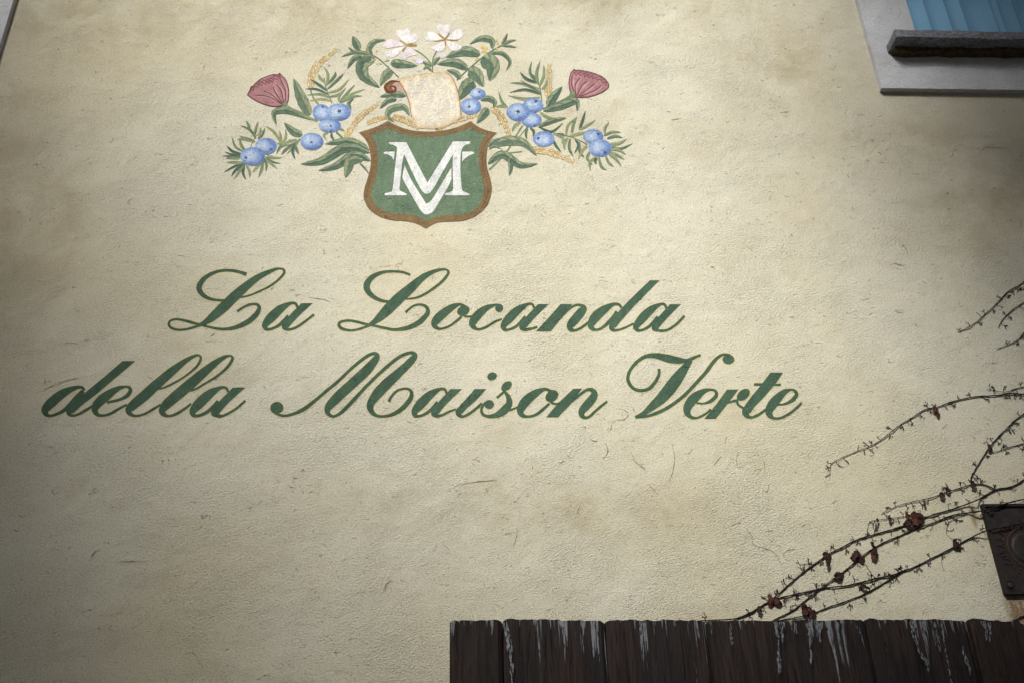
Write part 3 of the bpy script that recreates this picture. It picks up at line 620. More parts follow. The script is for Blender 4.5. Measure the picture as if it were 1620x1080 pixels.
# pollen dots
def dots(frame, pts, r, col): return tag(paint('pollen_dots', [ellipse(x, y, r*random.uniform(.7, 1.2), r*random.uniform(.6, 1), random.uniform(0, 90), 9) for x, y in pts], frame, col, crest), kind='stuff')
dots(fC, [(1200, 300), (1222, 322), (1242, 305), (1208, 340), (1230, 335), (1325, 245), (1338, 270), (1330, 312), (1162, 390), (1150, 405), (1215, 295)], 12, lin(200, 172, 92))
dots(fC, [(210, 300), (205, 325), (180, 372), (300, 330), (318, 435), (302, 442), (290, 400), (265, 400), (335, 440)], 9, lin(200, 176, 104))
# scroll
SC = SEG([[(440, 582), (520, 556), (620, 535), (760, 515), (890, 508)], [(890, 508), (940, 545), (972, 612), (1000, 690), (1012, 770), (1022, 872)], [(1022, 872), (1010, 905), (900, 970), (780, 996), (660, 990)], [(660, 990), (615, 930), (592, 850), (578, 770), (550, 690), (520, 632), (488, 592), (440, 582)]])
def scroll():
    V, Fc = union([SC]); Y = depth()
    bm = bmesh.new(); vs = [bm.verts.new((p[0], p[1], 0)) for p in V]
    for t in Fc: bm.faces.new([vs[i] for i in t])
    for _ in range(4): bmesh.ops.subdivide_edges(bm, edges=[e for e in bm.edges if e.calc_length() > 26], cuts=1); bmesh.ops.triangulate(bm, faces=bm.faces[:])
    bm.verts.ensure_lookup_table(); bm.verts.index_update()
    c0, c1, c2 = lin(220, 212, 192), lin(208, 203, 190), lin(204, 176, 124); pts = []; cols = []
    for v in bm.verts:
        x, y = v.co.x, v.co.y; d = min(math.hypot(x-p[0], y-p[1]) for p in SC)
        nz = noise.noise(Vector((x*.012, y*.012, 3)))+.6*noise.noise(Vector((x*.05, y*.05, 3)))
        c = mixc(c0, c1, max(0, min(1, .4+nz)))
        e = max(0, 1-d/(75 if (y < 640 or y > 900) else 26)); c = mixc(c, c2, min(1, e**1.5*(.7+.2*nz)))
        if d < 3: c = mixc(c, lin(160, 124, 90), .4)
        pts.append(pix(*fC(x, y), Y)); cols.append(c)
    o = mesh('scroll', pts, [tuple(v.index for v in f.verts) for f in bm.faces], M_PAINT, crest, cols); bm.free()
    paint('scroll_curl', [ellipse(432, 640, 70, 52, 0)], fC, lin(126, 88, 58), o)
    paint('scroll_curl', [ellipse(478, 636, 46, 40, 0), [(478, 597), (510, 612), (545, 690), (520, 670), (478, 676)]], fC, lin(178, 150, 138), o)
    paint('curl_line', ribbon([(500, 592, 8), (425, 590, 20), (375, 635, 22), (400, 680, 24), (455, 672, 24), (460, 640, 18), (425, 632, 12), (415, 655, 8)], 6), fC, lin(96, 56, 38), o)
    paint('scroll_outline', ribbon([(490, 592, 7), (520, 632, 7), (550, 690, 7), (578, 770, 6), (592, 850, 6), (600, 900, 4)], 4)+ribbon([(890, 508, 5), (940, 548, 6), (974, 614, 7), (1000, 690, 7), (1012, 770, 7), (1024, 872, 6)], 4), fC, lin(140, 102, 74), o)
scroll()
# white flowers
PET, PETP, PETE = lin(220, 216, 216), lin(210, 197, 204), lin(150, 128, 112)
def flower(petals, stam, centre):
    o = None
    for P in petals:
        S = catmull(P, 4, True)
        ed = paint('petal_outline', [grow_poly(S, 3)], fC, mixc(PETE, PET, .35), crest if o is None else o) if False else None
        p = paint('petal', [S], fC, PET if random.random() < .6 else mixc(PET, PETP, .6), FL[-1])
        paint('petal_outline', ribbon([(*q, 4) for q in S[::3]+[S[0]]], 3), fC, mixc(PETE, PET, .2), p)
    paint('stamens', [q for s in stam for q in ribbon([(*s[0], s[2]*.5), ((s[0][0]+s[1][0])/2, (s[0][1]+s[1][1])/2, s[2]), (*s[1], s[2]*.7)], 3)], fC, STAMEN, FL[-1])
FL = []
def flower_root(x, y):
    e = link(bpy.data.objects.new('flower', None), crest); e.location = pix(*fC(x, y))-crest.location; FL.append(e)
flower_root(555, 282)
flower([[(550, 265), (500, 222), (465, 185), (478, 150), (530, 154), (560, 136), (586, 152), (586, 200), (570, 258)], [(575, 258), (590, 198), (620, 180), (656, 205), (650, 240), (600, 268)], [(532, 268), (470, 236), (400, 230), (372, 262), (358, 296), (400, 305), (480, 292), (535, 282)], [(532, 298), (440, 318), (374, 350), (390, 372), (440, 386), (490, 350)], [(560, 300), (530, 350), (512, 376), (540, 406), (580, 376), (638, 362), (636, 335), (590, 300)]],
       [((555, 280), (498, 240), 12), ((558, 282), (645, 280), 20), ((552, 288), (525, 335), 12), ((555, 282), (600, 262), 10)], None)
flower_root(882, 232)
flower([[(875, 212), (840, 170), (820, 130), (832, 102), (870, 110), (900, 104), (926, 112), (926, 150), (895, 208)], [(910, 225), (945, 172), (990, 140), (1016, 146), (1042, 186), (1020, 222), (960, 236)], [(852, 216), (800, 176), (736, 165), (740, 196), (712, 215), (730, 240), (790, 242), (850, 234)], [(862, 250), (810, 280), (776, 300), (800, 326), (850, 336), (880, 310), (885, 260)], [(900, 246), (950, 255), (1026, 290), (1000, 322), (950, 326), (925, 310)]],
       [((884, 230), (825, 182), 14), ((884, 230), (925, 175), 12), ((880, 235), (795, 246), 10), ((886, 236), (890, 285), 14), ((890, 232), (995, 240), 9)], None)
for x, y, rx, ry, r in ((664, 415, 36, 23, 10), (868, 375, 27, 15, -15)): paint('flower_bud', [ellipse(x, y, rx, ry, r)], fC, lin(206, 202, 216), crest)
# pink seed pods
PK, PKD, PKL = lin(160, 116, 118), lin(104, 62, 68), lin(180, 142, 142)
def pod(frame, out, ribs, row):
    S = catmull(out, 5, True); o = paint('seed_pod', [S], frame, PK, crest)
    paint('pod_light', [p for r in ribs for p in ribbon([(r[0][0], r[0][1], 3), (r[1][0]+9, r[1][1]+3, 15), (r[2][0]+6, r[2][1]+3, 9)], 4)], frame, PKL, o)
    paint('pod_line', [q for r in ribs for q in ribbon([(*p, 7) for p in r], 5)], frame, PKD, o)
    C = catmull(row, 6); sc = []
    for i in range(0, len(C)-1, 3):
        e = C[min(i+3, len(C)-1)]; m_ = ((C[i][0]+e[0])/2, (C[i][1]+e[1])/2)
        for up in (12, 30): sc += ribbon([(C[i][0], C[i][1]-up+16, 4), (m_[0], m_[1]-up-2, 6), (e[0], e[1]-up+16, 4)], 4)
    paint('pod_scallop', sc+ribbon([(*p, 6) for p in S[::4]+[S[0]]], 3), frame, PKD, o)
pod(fA, [(200, 502), (216, 474), (258, 422), (300, 398), (352, 380), (402, 385), (432, 412), (449, 470), (446, 538), (425, 560), (370, 575), (300, 560), (240, 532)], [[(410, 560), (330, 515), (245, 505)], [(410, 560), (345, 500), (300, 480)], [(415, 556), (370, 490), (355, 455)], [(420, 556), (405, 480), (375, 440)], [(428, 555), (430, 480), (395, 400)]], [(212, 492), (260, 455), (310, 440), (350, 425), (405, 398)])
pod(fB, [(898, 372), (920, 355), (982, 357), (1062, 380), (1110, 410), (1130, 456), (1080, 490), (1010, 515), (930, 516), (900, 490), (887, 440)], [[(928, 508), (905, 440), (908, 385)], [(930, 508), (925, 445), (955, 400)], [(935, 510), (965, 450), (1000, 420)], [(945, 512), (1000, 470), (1045, 435)], [(955, 512), (1040, 480), (1085, 445)]], [(908, 378), (960, 385), (1010, 398), (1060, 412), (1118, 446)])
line(fA, [(425, 560), (520, 620), (625, 662)], 13, mixc(GM, GL, .4))
paint('pod_cup', [ellipse(428, 560, 16, 14)], fA, GM, crest); paint('pod_cup', [ellipse(908, 500, 18, 20)], fB, GM, crest)
# blue berries
for a in ((650, 610, 56, 50, (.15, -.7, .2)), (700, 690, 68, 43, (.1, .05, .16)), (757, 607, 73, 53, (.02, -.08, .26)), (592, 787, 70, 53, (-.05, .1, .18)), (312, 815, 66, 50, (.45, .4, .2)), (230, 878, 75, 57, (-.55, .15, .2))): berry(fA, *a, rot=random.random(), hl=(random.uniform(-.3, .1), random.uniform(-.25, .05)))
for a in ((332, 497, 48, 34, (.2, -.35, .26)), (288, 573, 64, 50, (-.15, .05, .22)), (668, 567, 62, 45, (.3, -.55, .26)), (658, 655, 63, 45, (.3, .75, .16)), (577, 608, 71, 55, (0, -.05, .26)), (733, 772, 66, 47, (-.5, -.1, .24)), (1035, 757, 62, 45, (.5, -.35, .22)), (1077, 827, 71, 53, (.45, .5, .22))): berry(fB, *a, rot=random.random(), hl=(random.uniform(-.3, .1), random.uniform(-.25, .05)))
# shield
SH_O = SEG([[(45, 168), (140, 140), (230, 105), (305, 66)], [(305, 66), (390, 110), (510, 148), (660, 162), (800, 152), (930, 120), (1050, 68)], [(1050, 68), (1110, 115), (1190, 150), (1284, 172)], [(1284, 172), (1225, 240), (1195, 340), (1195, 470), (1228, 590), (1238, 690), (1200, 820), (1100, 915), (980, 962), (850, 970), (740, 982), (645, 1032)], [(645, 1032), (555, 985), (450, 965), (330, 955), (220, 920), (130, 850), (88, 760), (92, 680), (122, 580), (150, 460), (142, 340), (110, 245), (45, 168)]], 8)
SH_I = SEG([[(150, 192), (220, 172), (310, 134)], [(310, 134), (400, 172), (520, 203), (660, 213), (800, 202), (930, 172), (1040, 130)], [(1040, 130), (1110, 168), (1190, 194)], [(1190, 194), (1140, 265), (1120, 380), (1132, 510), (1163, 620), (1162, 730), (1105, 848), (990, 905), (850, 915), (740, 930), (648, 966)], [(648, 966), (570, 922), (450, 905), (330, 895), (230, 855), (172, 790), (160, 690), (193, 590), (216, 450), (214, 340), (188, 250), (150, 192)]], 8)
shield = paint('shield', [SH_I], fD, lin(98, 120, 96), crest)
# rim under the green field
rim = paint('shield_rim', [SH_O], fD, lin(120, 98, 66), crest)
for v in rim.data.vertices: v.co.y += 1.2e-5
paint('rim_line', [q for seg in ([(60, 172), (140, 260), (172, 350), (176, 470), (142, 600), (120, 700)], [(1262, 180), (1190, 260), (1155, 380), (1165, 500), (1195, 620), (1200, 720), (1150, 850)], [(310, 95), (400, 140), (520, 172), (660, 186)]) for q in ribbon([(*p, 5) for p in seg], 5)], fD, lin(104, 74, 42), rim)
MV_M = SEG([[(470, 258), (660, 622)], [(660, 622), (890, 250)], [(890, 250), (1045, 252)], [(1045, 252), (1040, 268), (990, 290), (963, 345), (956, 480), (963, 600), (973, 685), (1000, 706), (1036, 720)], [(1036, 720), (1036, 734)], [(1036, 734), (820, 734)], [(820, 734), (822, 718), (868, 702), (891, 672), (887, 480), (890, 366)], [(890, 366), (800, 520), (705, 684), (655, 720), (608, 688), (540, 560), (452, 366)], [(452, 366), (436, 430), (413, 630), (410, 684), (440, 706), (473, 720)], [(473, 720), (471, 734)], [(471, 734), (278, 734)], [(278, 734), (280, 718), (320, 706), (347, 678), (368, 490), (386, 320), (370, 290), (318, 272)], [(318, 272), (315, 258)], [(315, 258), (470, 258)]], 5)
MV_V = SEG([[(455, 463), (520, 605), (650, 812)], [(650, 812), (700, 775), (780, 645), (876, 484)], [(876, 484), (876, 590)], [(876, 590), (830, 685), (760, 800), (710, 880), (655, 906), (608, 880), (540, 770), (440, 592)], [(440, 592), (436, 565), (455, 463)]], 5)
SERL = [(266, 352), (285, 343), (366, 342), (358, 418), (340, 388), (310, 368), (270, 360)]; SERR = [(973, 343), (1065, 342), (1080, 350), (1076, 360), (1030, 378), (1000, 400), (972, 432)]
paint('monogram', [MV_M], fD, lin(214, 216, 214), shield); paint('monogram', [MV_V, SERL, SERR], fD, lin(214, 216, 214), shield)

# ------------------------------------------------------------------ cracks and scratches in the plaster
g6, g8, g9, gE = fr(600, 700, 1620/700), fr(1000, 100, 1620/620), fr(0, 650, 2.25), fr(260, 400, 6)
CR = [(g6, [[(1290, 305), (1305, 295), (1325, 292)], [(1345, 312), (1365, 345), (1370, 370), (1410, 385), (1445, 400), (1465, 430), (1475, 455)], [(1478, 415), (1490, 395), (1525, 388)], [(275, 158), (330, 145), (380, 140), (430, 135)], [(920, 30), (940, 70), (970, 95), (980, 130)], [(1070, 0), (1082, 50), (1075, 100), (1062, 140)], [(830, 0), (835, 30), (820, 60)], [(985, 150), (1000, 165), (1020, 188)], [(735, 230), (725, 250), (735, 262)], [(505, 315), (502, 345), (490, 380)], [(1405, 170), (1420, 178), (1425, 150)], [(1250, 50), (1225, 80)], [(1315, 30), (1308, 60), (1312, 90)], [(1370, 105), (1385, 95), (1400, 98)], [(1410, 70), (1412, 105)], [(15, 540), (25, 515), (50, 505)], [(1130, 40), (1150, 20)], [(658, 78), (678, 65)], [(1605, 320), (1603, 345)], [(1410, 322), (1445, 320)]]),
      (g8, [[(1445, 378), (1450, 355), (1475, 347), (1520, 350), (1560, 358)], [(1065, 835), (1085, 828), (1110, 835), (1132, 832)], [(910, 590), (916, 612)], [(1325, 360), (1325, 380), (1310, 388)], [(1585, 410), (1612, 400)], [(1595, 645), (1612, 665), (1600, 685)], [(1115, 750), (1135, 770), (1138, 795)], [(1505, 828), (1525, 822)], [(610, 205), (650, 200)], [(160, 235), (200, 228)]]),
      (e5, [[(1315, 635), (1360, 640), (1395, 670), (1400, 700), (1360, 735), (1300, 742), (1240, 752)], [(1245, 775), (1240, 820), (1215, 850)], [(1175, 960), (1205, 1000), (1210, 1040), (1190, 1080)], [(975, 798), (1005, 818)], [(1040, 910), (1070, 940), (1120, 940)]]),
      (e1, [[(110, 520), (180, 485), (240, 465)], [(240, 465), (300, 435), (380, 415), (470, 392)], [(125, 420), (122, 470)], [(315, 80), (370, 70), (430, 78)], [(500, 48), (540, 48)]]),
      (gE, [[(1240, 402), (1265, 398), (1300, 392)], [(1360, 420), (1430, 430), (1500, 440), (1570, 462)], [(430, 795), (460, 775), (490, 758)], [(1180, 355), (1240, 352)]]),
      (g9, [[(320, 520), (340, 498), (360, 495)], [(660, 862), (690, 860), (705, 885), (725, 915)], [(1040, 235), (1062, 237)], [(1070, 212), (1082, 205)], [(1095, 290), (1115, 284)], [(1370, 640), (1375, 615), (1395, 602)], [(420, 535), (520, 533)]])]
for g, L in CR:
    k = g(1, 0)[0]-g(0, 0)[0]
    for P in L:
        S = [(p[0]+random.uniform(-.4, .4)/k, p[1]+random.uniform(-.4, .4)/k) for p in catmull(P, 5)]
        n = len(S); pts = [(q[0], q[1], (.35+.6*random.random())*(.3+math.sin(math.pi*(i+.5)/n))/k) for i, q in enumerate(S)]
        Y = depth(); v, f = union(ribbon(pts, 2)); mesh('crack', [pix(*g(*p), Y) for p in v], f, M_CRACK, wall)
sc = []
for _ in range(320):
    x, y = random.uniform(0, 1620), random.uniform(0, 1080)
    if y < 380 and 340 < x < 1010: continue
    if 410 < y < 680 and 60 < x < 1280 and random.random() < .8: continue
    if x > 1330 and y < 165: continue
    a = random.gauss(0, .5) if random.random() < .6 else random.uniform(0, 3.14); l = random.uniform(1.5, 6)*(1.8 if random.random() < .1 else 1); b = random.uniform(-.5, .5)
    sc += [(x, y, a, l, b)]
mb = MB()
for x, y, a, l, b in sc:
    P = [(x, y, .3), (x+math.cos(a)*l*.5, y+math.sin(a)*l*.5, random.uniform(.4, 1.1)), (x+math.cos(a+b)*l, y+math.sin(a+b)*l, .3)]
    Y = -.00015-random.random()*6e-5
    for q in ribbon(P, 2): mb.add([pix(*p, Y) for p in q], [(0, 1, 2, 3)])
tag(mb.build('plaster_scratches', M_CRACK, wall), None, None, None, 'stuff')

# ------------------------------------------------------------------ iron insurance plaque
pc = pix(1624, 868); PW, PH, PT = .108, .136, .010
plaque = thing('wall_plaque', 'dark iron insurance plaque with raised letters, fixed behind the creeper', 'plaque', (pc.x, 0, pc.z))
mb = MB(); mb.box(pc.x-PW, pc.x+PW, -PT, .002, pc.z-PH, pc.z+PH); mb.build('plate', M_IRON, plaque)
R = .006
for a in ((pc.x-PW, pc.x+PW, -PT-R, -PT+.001, pc.z+PH-.008, pc.z+PH), (pc.x-PW, pc.x+PW, -PT-R, -PT+.001, pc.z-PH, pc.z-PH+.008), (pc.x-PW, pc.x-PW+.008, -PT-R, -PT+.001, pc.z-PH+.008, pc.z+PH-.008), (pc.x+PW-.008, pc.x+PW, -PT-R, -PT+.001, pc.z-PH+.008, pc.z+PH-.008)):
    mb = MB(); mb.box(*a); mb.build('rim', M_IRON, plaque)
def ring_mesh(cx, cz, r, t, y, seg=40):
    mb = MB(); pts = [Vector((cx+r*math.cos(k*2*math.pi/seg), y, cz+r*math.sin(k*2*math.pi/seg))) for k in range(seg+1)]
    tube(mb, pts, [t]*len(pts), 6); return mb
ring_mesh(pc.x, pc.z, .061, .003, -PT).build('medallion_ring', M_IRONL, plaque)
def disc(cx, cz, r, y0, y1, seg=28, dome=.5):
    mb = MB(); v = []
    for i, (rr, yy) in enumerate(((r, y0), (r, y0*.5+y1*.5), (r*.8, y1*.85+y0*.15), (r*.4, y1))):
        v += [(cx+rr*math.cos(k*2*math.pi/seg), yy, cz+rr*math.sin(k*2*math.pi/seg)) for k in range(seg)]
    f = [(i*seg+k, i*seg+(k+1) % seg, (i+1)*seg+(k+1) % seg, (i+1)*seg+k) for i in range(3) for k in range(seg)]+[tuple(range(3*seg, 4*seg))]
    mb.add(v, f); return mb
disc(pc.x, pc.z, .050, -PT+.001, -PT-.0012).build('medallion', M_IRON, plaque, True)
for sx in (-1, 1):
    for sz in (-1, 1): 
        disc(pc.x+sx*(PW-.024), pc.z+sz*(PH-.026), .010, -PT+.001, -PT-.005, 16).build('screw_head', M_IRON, plaque, True)
        ring_mesh(pc.x+sx*(PW-.024), pc.z+sz*(PH-.026), .014, .0018, -PT, 20).build('screw_collar', M_IRON, plaque)
word = 'ASSICURAZIONE I'; n = len(word); rt = .073
for i, ch in enumerate(word):
    if ch == ' ': continue
    ang = math.radians(262-i*(178/(n-1)))                 # clockwise from the bottom, feet towards the centre
    cu = bpy.data.curves.new('glyph', 'FONT'); cu.body = ch; cu.size = .025; cu.extrude = .0018; cu.align_x = 'CENTER'; cu.resolution_u = 3
    to = bpy.data.objects.new('glyph', cu); COL.objects.link(to); bpy.context.view_layer.update()
    me = bpy.data.meshes.new_from_object(to.evaluated_get(bpy.context.evaluated_depsgraph_get())); bpy.data.objects.remove(to, do_unlink=True)
    up = Vector((math.cos(ang), 0, math.sin(ang))); rg = Vector((math.sin(ang), 0, -math.cos(ang))); out = Vector((0, -1, 0))
    o = bpy.data.objects.new('raised_letter', me); me.materials.clear(); me.materials.append(M_IRONL); link(o, plaque)
    for v in me.vertices: c = v.co.copy(); v.co = rg*(c.x*.8)+up*c.y+out*c.z + up*rt + Vector((0, -PT-.0012, 0))

# ------------------------------------------------------------------ plank fence
FY = -.34
fz = pix(1100, 980, FY)
fence = thing('plank_fence', 'dark weathered plank fence with remnants of white paint along its top', 'fence', (pix(1150, 980, FY).x, FY, 0))
PL = [(712, 793.5, 981, 980), (796, 956, 978, 982), (957.5, 1116, 979, 981), (1118, 1369, 981, 979), (1370, 1529, 977, 980), (1533, 1690, 978, 986), (1692, 1850, 980, 981)]
for i, (x0, x1, t0, t1) in enumerate(PL):
    a, b = pix(x0, t0, FY), pix(x1, t1, FY); ya = FY+random.uniform(-.006, .006); th = .045
    nx = max(10, int((b.x-a.x)/.010)); nz = 34; v = []; tp = []
    ztops = []
    for k in range(nx+1):
        u = k/nx; zt = a.z+(b.z-a.z)*u+.004*noise.noise(Vector((u*9, i*3.1, 0)))+.003*noise.noise(Vector((u*25, i*3.1, 5)))
        ed = min(u, 1-u)*(b.x-a.x)
        if ed < .006: zt -= (.006-ed)*.6
        if i == 5 and u > .42: zt -= min(.006, (u-.42)*.06)
        ztops.append(zt)
    for r in range(nz+1):
        s = (r/nz)**2.2
        for k in range(nx+1):
            u = k/nx; z = ztops[k]*(1-s)+.01*s; x = a.x+(b.x-a.x)*u+.0025*noise.noise(Vector((z*7, i*5, u > .5)))*(1 if k in (0, nx) else 0)
            ed = min(u, 1-u)*(b.x-a.x); y = ya+(max(0, .010-ed)*.7)+.0035*noise.noise(Vector((x*55, z*2.3, i)))+.003*noise.noise(Vector((x*17, z*3, i+9)))
            if r == 0: y += .003
            v.append((x, y, z)); tp.append(ztops[k]-z)
    W = nx+1; f = [(r*W+k, (r+1)*W+k, (r+1)*W+k+1, r*W+k+1) for r in range(nz) for k in range(nx)]
    nb = len(v)
    for k in range(W): v.append((v[k][0], ya+th, v[k][2]-.002)); tp.append(0)          # top back
    for k in range(W): v.append((v[nz*W+k][0], ya+th, .01)); tp.append(2)              # bottom back
    f += [(k, k+1, nb+k+1, nb+k) for k in range(nx)]+[(nb+k, nb+k+1, nb+W+k+1, nb+W+k) for k in range(nx)]
    lft = [r*W for r in range(nz+1)]; rgt = [r*W+nx for r in range(nz+1)]
    f.append(tuple([nb]+[nb+W]+lft[::-1])); f.append(tuple(rgt+[nb+W+nx, nb+nx]))
    o = mesh('plank', v, f, M_WOOD, fence)
    at = o.data.attributes.new('top', 'FLOAT', 'POINT'); at.data.foreach_set('value', tp)
    o['px'] = (x0, x1)
planks = [c for c in fence.children]
def drip(frame, pts, k):
    """a run of old paint, broken into slivers along the grain"""
    S = catmull(pts, 6); polys = []
    for i in range(len(S)-1):
        x, y, w_ = S[i]
        for _ in range(max(2, int(w_/6))):
            if random.random() < .22: continue
            l = random.uniform(14, 46); ox = random.uniform(-.55, .55)*w_; y0 = max(y+random.uniform(-14, 14), pts[0][1]-4); dx = (S[i+1][0]-x)/max(4, S[i+1][1]-y)*l
            polys += ribbon([(x+ox, y0, 1), (x+ox+dx*.4+random.uniform(-1, 1), y0+l*.4, random.uniform(3, 9)), (x+ox+dx+random.uniform(-1, 1), y0+l, 1)], 2)
    v, f = union(polys); tag(mesh('paint_run', [pix(*frame(*p), FY-.0135) for p in v], f, M_WHITEPAINT, planks[k]), kind='stuff')
h1, h2 = fr(1100, 960, 6), fr(1350, 960, 6)
for P in ([(765, 135, 34), (775, 220, 30), (788, 330, 14), (790, 440, 22), (795, 530, 34), (800, 608, 16)], [(1068, 140, 40), (1082, 230, 34), (1095, 320, 24), (1092, 400, 14), (1098, 450, 20), (1095, 520, 8)], [(828, 140, 44), (824, 220, 30), (826, 305, 10)], [(1182, 138, 60), (1180, 220, 26), (1184, 320, 12)], [(1350, 140, 20), (1356, 220, 16), (1362, 290, 18)], [(340, 150, 14), (336, 250, 22), (350, 330, 12)], [(950, 140, 24), (952, 218, 22)]): drip(h1, P, 3)
for P in ([(835, 130, 20), (850, 230, 20), (868, 360, 14), (890, 480, 12), (912, 590, 18), (936, 722, 14)], [(555, 125, 40), (570, 220, 36), (600, 340, 26), (640, 440, 22), (700, 520, 24), (712, 585, 10)], [(1030, 370, 22), (1062, 470, 26), (1098, 560, 20), (1104, 600, 8)], [(650, 130, 34), (665, 230, 24), (690, 320, 14)], [(770, 140, 26), (800, 300, 22), (825, 400, 12)]): drip(h2, P, 4)
drip(h2, [(1230, 130, 40), (1258, 220, 22), (1265, 285, 12)], 5); drip(h2, [(1285, 140, 30), (1300, 230, 20), (1298, 292, 10)], 5)
drip(fr(690, 960, 1620/470), [(378, 78, 20), (395, 180, 26), (408, 290, 18), (420, 410, 22)], 1)
mb = MB(); mb.box(pix(716, 1000, FY).x, pix(1845, 1000, FY).x, FY+.058, FY+.118, 1.55, 1.67); mb.build('rail', M_WOOD, fence)
mb = MB(); mb.box(pix(716, 1000, FY).x, pix(1845, 1000, FY).x, FY+.058, FY+.118, .45, .57); mb.build('rail', M_WOOD, fence)
mb = MB(); mb.box(pix(778, 1000, FY).x, pix(812, 1000, FY).x, FY+.05, FY+.075, .02, pix(795, 985, FY+.05).z); mb.build('gap_backing', M_WOOD, fence)  # board added behind the first gap so the gap shows dark

# ------------------------------------------------------------------ creeper
gV, gU = fr(1100, 750, 1620/520), fr(1300, 430, 987/320)
creeper = thing('creeper_vine', 'bare dark creeper with a few dried red leaves climbing the wall', 'creeper', pix(1640, 985))
ST = [(gV, [(1660, 8), (1620, 25), (1560, 60), (1480, 75), (1400, 120), (1300, 160), (1240, 178), (1140, 208), (1010, 258), (900, 290), (800, 320), (730, 355), (660, 390), (610, 425), (540, 475), (480, 525), (430, 570), (390, 605), (340, 640), (270, 680), (190, 710), (50, 718), (-20, 730)], 8.5, 5.5, 1),
      (gV, [(1680, 110), (1620, 122), (1540, 140), (1440, 172), (1350, 188), (1270, 200), (1180, 235), (1090, 265), (1010, 300), (930, 335), (860, 375), (790, 430), (730, 480), (660, 530), (600, 575), (530, 630), (480, 670), (390, 716), (360, 740)], 8, 6, 1),
      (gV, [(1680, 232), (1620, 240), (1540, 255), (1440, 275), (1340, 320), (1260, 365), (1160, 415), (1080, 455), (1010, 485), (920, 540), (830, 590), (740, 625), (640, 660), (560, 690), (420, 718), (380, 735)], 8, 5.5, 1),
      (gV, [(1040, 468), (980, 492), (900, 510), (820, 530), (740, 548), (640, 558), (560, 575), (470, 595), (400, 612), (330, 645), (260, 690), (190, 712)], 8.5, 6, 1),
      (gV, [(1480, 75), (1430, 52), (1370, 48), (1300, 68), (1230, 90), (1160, 115), (1090, 130), (1010, 150), (950, 175), (915, 195)], 7, 2.5, 1),
      (gV, [(1150, 208), (1040, 207), (960, 216), (870, 228), (855, 245), (845, 290)], 4, 1.8, .6),
      (gV, [(1340, 190), (1300, 208), (1250, 237), (1238, 290), (1272, 325)], 3.2, 1.8, .4), (gV, [(838, 440), (870, 490), (915, 532)], 2.6, 2, .4), (gV, [(1640, 690), (1600, 705), (1560, 725)], 8, 7, .5),
      (gV, [(1218, 388), (1215, 430), (1226, 478)], 2.2, 1.6, 0), (gV, [(540, 605), (480, 612), (430, 625)], 2.5, 1.6, .5), (gV, [(590, 440), (550, 440), (515, 445)], 3, 2, 1), (gV, [(1370, 45), (1360, 20), (1368, -10)], 5, 5, 0),
      (gU, [(1030, 25), (987, 50), (950, 75), (905, 100), (860, 150), (800, 205), (750, 250), (700, 280), (665, 295)], 7, 4, 1), (gU, [(1030, 120), (987, 150), (940, 180), (895, 220), (870, 255), (862, 275)], 7, 3, 1), (gU, [(1030, 250), (987, 295), (960, 330), (910, 355), (855, 375)], 6, 3, 1),
      (gU, [(1030, 598), (987, 595), (920, 592), (840, 602), (750, 607), (640, 630), (570, 655), (500, 672), (440, 710), (390, 740), (330, 785), (280, 825), (220, 855), (130, 890), (60, 925), (42, 950), (40, 990)], 8.5, 2.2, 1),
      (gU, [(1030, 550), (987, 558), (940, 570), (890, 585), (830, 573), (805, 572)], 6, 2.5, 1), (gU, [(1030, 660), (987, 690), (940, 725), (900, 765), (850, 815), (810, 865), (775, 920), (740, 980), (728, 1005), (732, 1040)], 7.5, 5, 1), (gU, [(1030, 822), (987, 835), (920, 853), (870, 870), (825, 880)], 6.5, 3, 1)]
def over(p):
    """1 where a stem crosses the plaque, easing in before its edge"""
    if abs(p.z-pc.z) > PH+.02: return 0
    return max(0, min(1, (p.x-(pc.x-PW-.04))/.035))
MPP = (pix(1450, 850)-pix(1449, 850)).length          # metres per photo pixel here
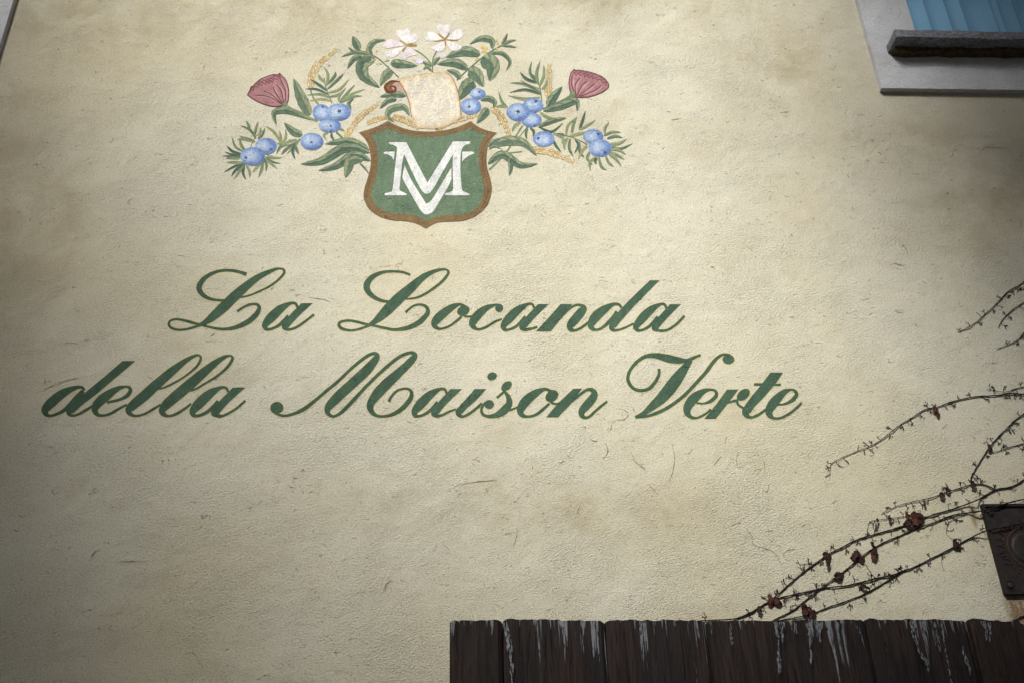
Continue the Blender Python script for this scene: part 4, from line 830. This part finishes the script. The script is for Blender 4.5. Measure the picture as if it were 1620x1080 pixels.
for g, P, w0, w1, td in ST:
    k = g(1, 0)[0]-g(0, 0)[0]; S = catmull(P, 6); n = len(S); pts = []; rad = []
    for i, q in enumerate(S):
        t = i/(n-1); r = (w0+(w1-w0)*t)*k*MPP/2*.86*(1+.25*noise.noise(Vector((q[0]*.05, q[1]*.05, 3))))
        wob = .0025*noise.noise(Vector((q[0]*.02, q[1]*.02, w0)))
        if i % 9 == 4: r *= 1.35
        p = pix(*g(*q), 0); p = pix(*g(q[0]+random.uniform(-.8, .8), q[1]+random.uniform(-.8, .8)), -(.0015+r+abs(wob)*1.5+.0165*over(p))); pts.append(p); rad.append(r)
    mb = MB(); tube(mb, pts, rad, 7); stem = mb.build('stem', M_VINE, creeper, True)
    if td <= 0: continue
    tb = MB(); L = 0
    for i in range(1, n-1):
        L += (pts[i]-pts[i-1]).length
        if L < random.choice((.008, .03, .06, .09))/td: continue
        L = 0; dr = (pts[i+1]-pts[i-1]).normalized(); sd = random.choice([-1, 1]); nrm = Vector((-dr.z, 0, dr.x))*sd
        d0 = (nrm+dr*random.uniform(-.8, .6)).normalized(); ln = random.uniform(.008, .019)
        p1 = pts[i]+d0*ln*.5+Vector((0, .002, 0)); p2 = p1+(d0+dr*random.uniform(-.3, .3)).normalized()*ln*.5; p2.y = -.004
        tube(tb, [pts[i], p1, p2], [.0011, .0008, .0007], 4)
        for _ in range(random.randint(1, 5)):
            base = p1.lerp(p2, random.random()); a = random.uniform(-1.3, 1.3)
            dd = Vector((d0.x*math.cos(a)-d0.z*math.sin(a), 0, d0.x*math.sin(a)+d0.z*math.cos(a))); e = base+dd*random.uniform(.004, .011); e.y = -.0028
            tube(tb, [base, e], [.0007, .0006], 4); tube(tb, [e-dd*.001, e+dd*.0006, e+dd*.0018], [.0008, .0018, .0008], 5)
    if tb.v: tag(tb.build('tendrils', M_VINE, stem), None, None, None, 'stuff')
def dry_leaf(g, x, y, sx, sy, rot, fold=.6):
    k = g(1, 0)[0]-g(0, 0)[0]; c = pix(*g(x, y), -.011); sx *= k*MPP*.86; sy *= k*MPP*.86
    n = 18; rings = 5; v = []; cols = []; seed = random.random()*50
    r = math.radians(rot); base = random.choice([lin(50, 21, 18), lin(42, 18, 17), lin(66, 30, 22), lin(36, 16, 16)])
    for i in range(rings+1):
        q = i/rings
        for j in range(n):
            a = j*2*math.pi/n; lobe = 1+.22*math.cos(3*a+.4)+.16*noise.noise(Vector((math.cos(a)*2+seed, math.sin(a)*2, 0)))+.08*(j % 2)
            X = math.cos(a)*q*lobe*sx; Z = math.sin(a)*q*lobe*sy
            Yd = fold*(abs(X)*1.1+.6*abs(Z)*math.sin(seed))-.35*fold*max(sx, sy)+.5*max(sx, sy)*noise.noise(Vector((X/sx*1.7+seed, Z/sy*1.7, 2)))*q
            v.append(Vector((c.x+X*math.cos(r)-Z*math.sin(r), min(c.y+Yd, -.002), c.z+X*math.sin(r)+Z*math.cos(r))))
            cols.append(mixc(mixc(base, lin(112, 66, 42), .5*max(0, noise.noise(Vector((X/sx*2+seed, Z/sy*2, 9)))+.1)), lin(48, 20, 20), .5 if abs(math.cos(a)) < .12 else 0))
    f = [(i*n+j, i*n+(j+1) % n, (i+1)*n+(j+1) % n, (i+1)*n+j) for i in range(rings) for j in range(n)]
    mb = MB(); mb.add(v, f, cols); st = MB(); tube(st, [c+Vector((0, 0, sy*.6)), c+Vector((sx*.2, -.004, sy*1.1)), c+Vector((sx*.1, .012, sy*1.6))], [.0009]*3, 4, lin(60, 26, 24))
    mb.add(st.v, st.f, st.c); mb.build('dry_leaf', M_DRYLEAF, creeper)
for a in ((652, 400, 22, 24, 20), (655, 438, 11, 22, -10), (800, 400, 32, 30, -30), (820, 412, 20, 18, 30), (882, 365, 12, 28, 15), (882, 400, 20, 20, 0), (708, 497, 30, 17, 25), (835, 555, 30, 11, -12), (375, 620, 20, 30, 0), (408, 628, 24, 16, -20), (545, 668, 24, 26, 0), (572, 682, 24, 30, 10), (317, 668, 14, 17, 0), (1090, 222, 34, 36, 0), (1058, 240, 36, 16, -10), (1110, 205, 20, 26, 40), (1047, 202, 14, 17, 0), (960, 218, 11, 16, 0), (900, 225, 7, 10, 0), (1218, 102, 18, 16, 0), (1245, 75, 17, 14, 20), (1372, 50, 17, 19, 0), (1130, 140, 7, 18, 0), (1285, 340, 19, 22, 0), (1298, 352, 16, 18, 40)): dry_leaf(gV, *a)
for a in ((556, 668, 18, 18, 0), (568, 690, 13, 17, 10), (822, 858, 14, 18, 0)): dry_leaf(gU, *a)
bpy.context.view_layer.update()
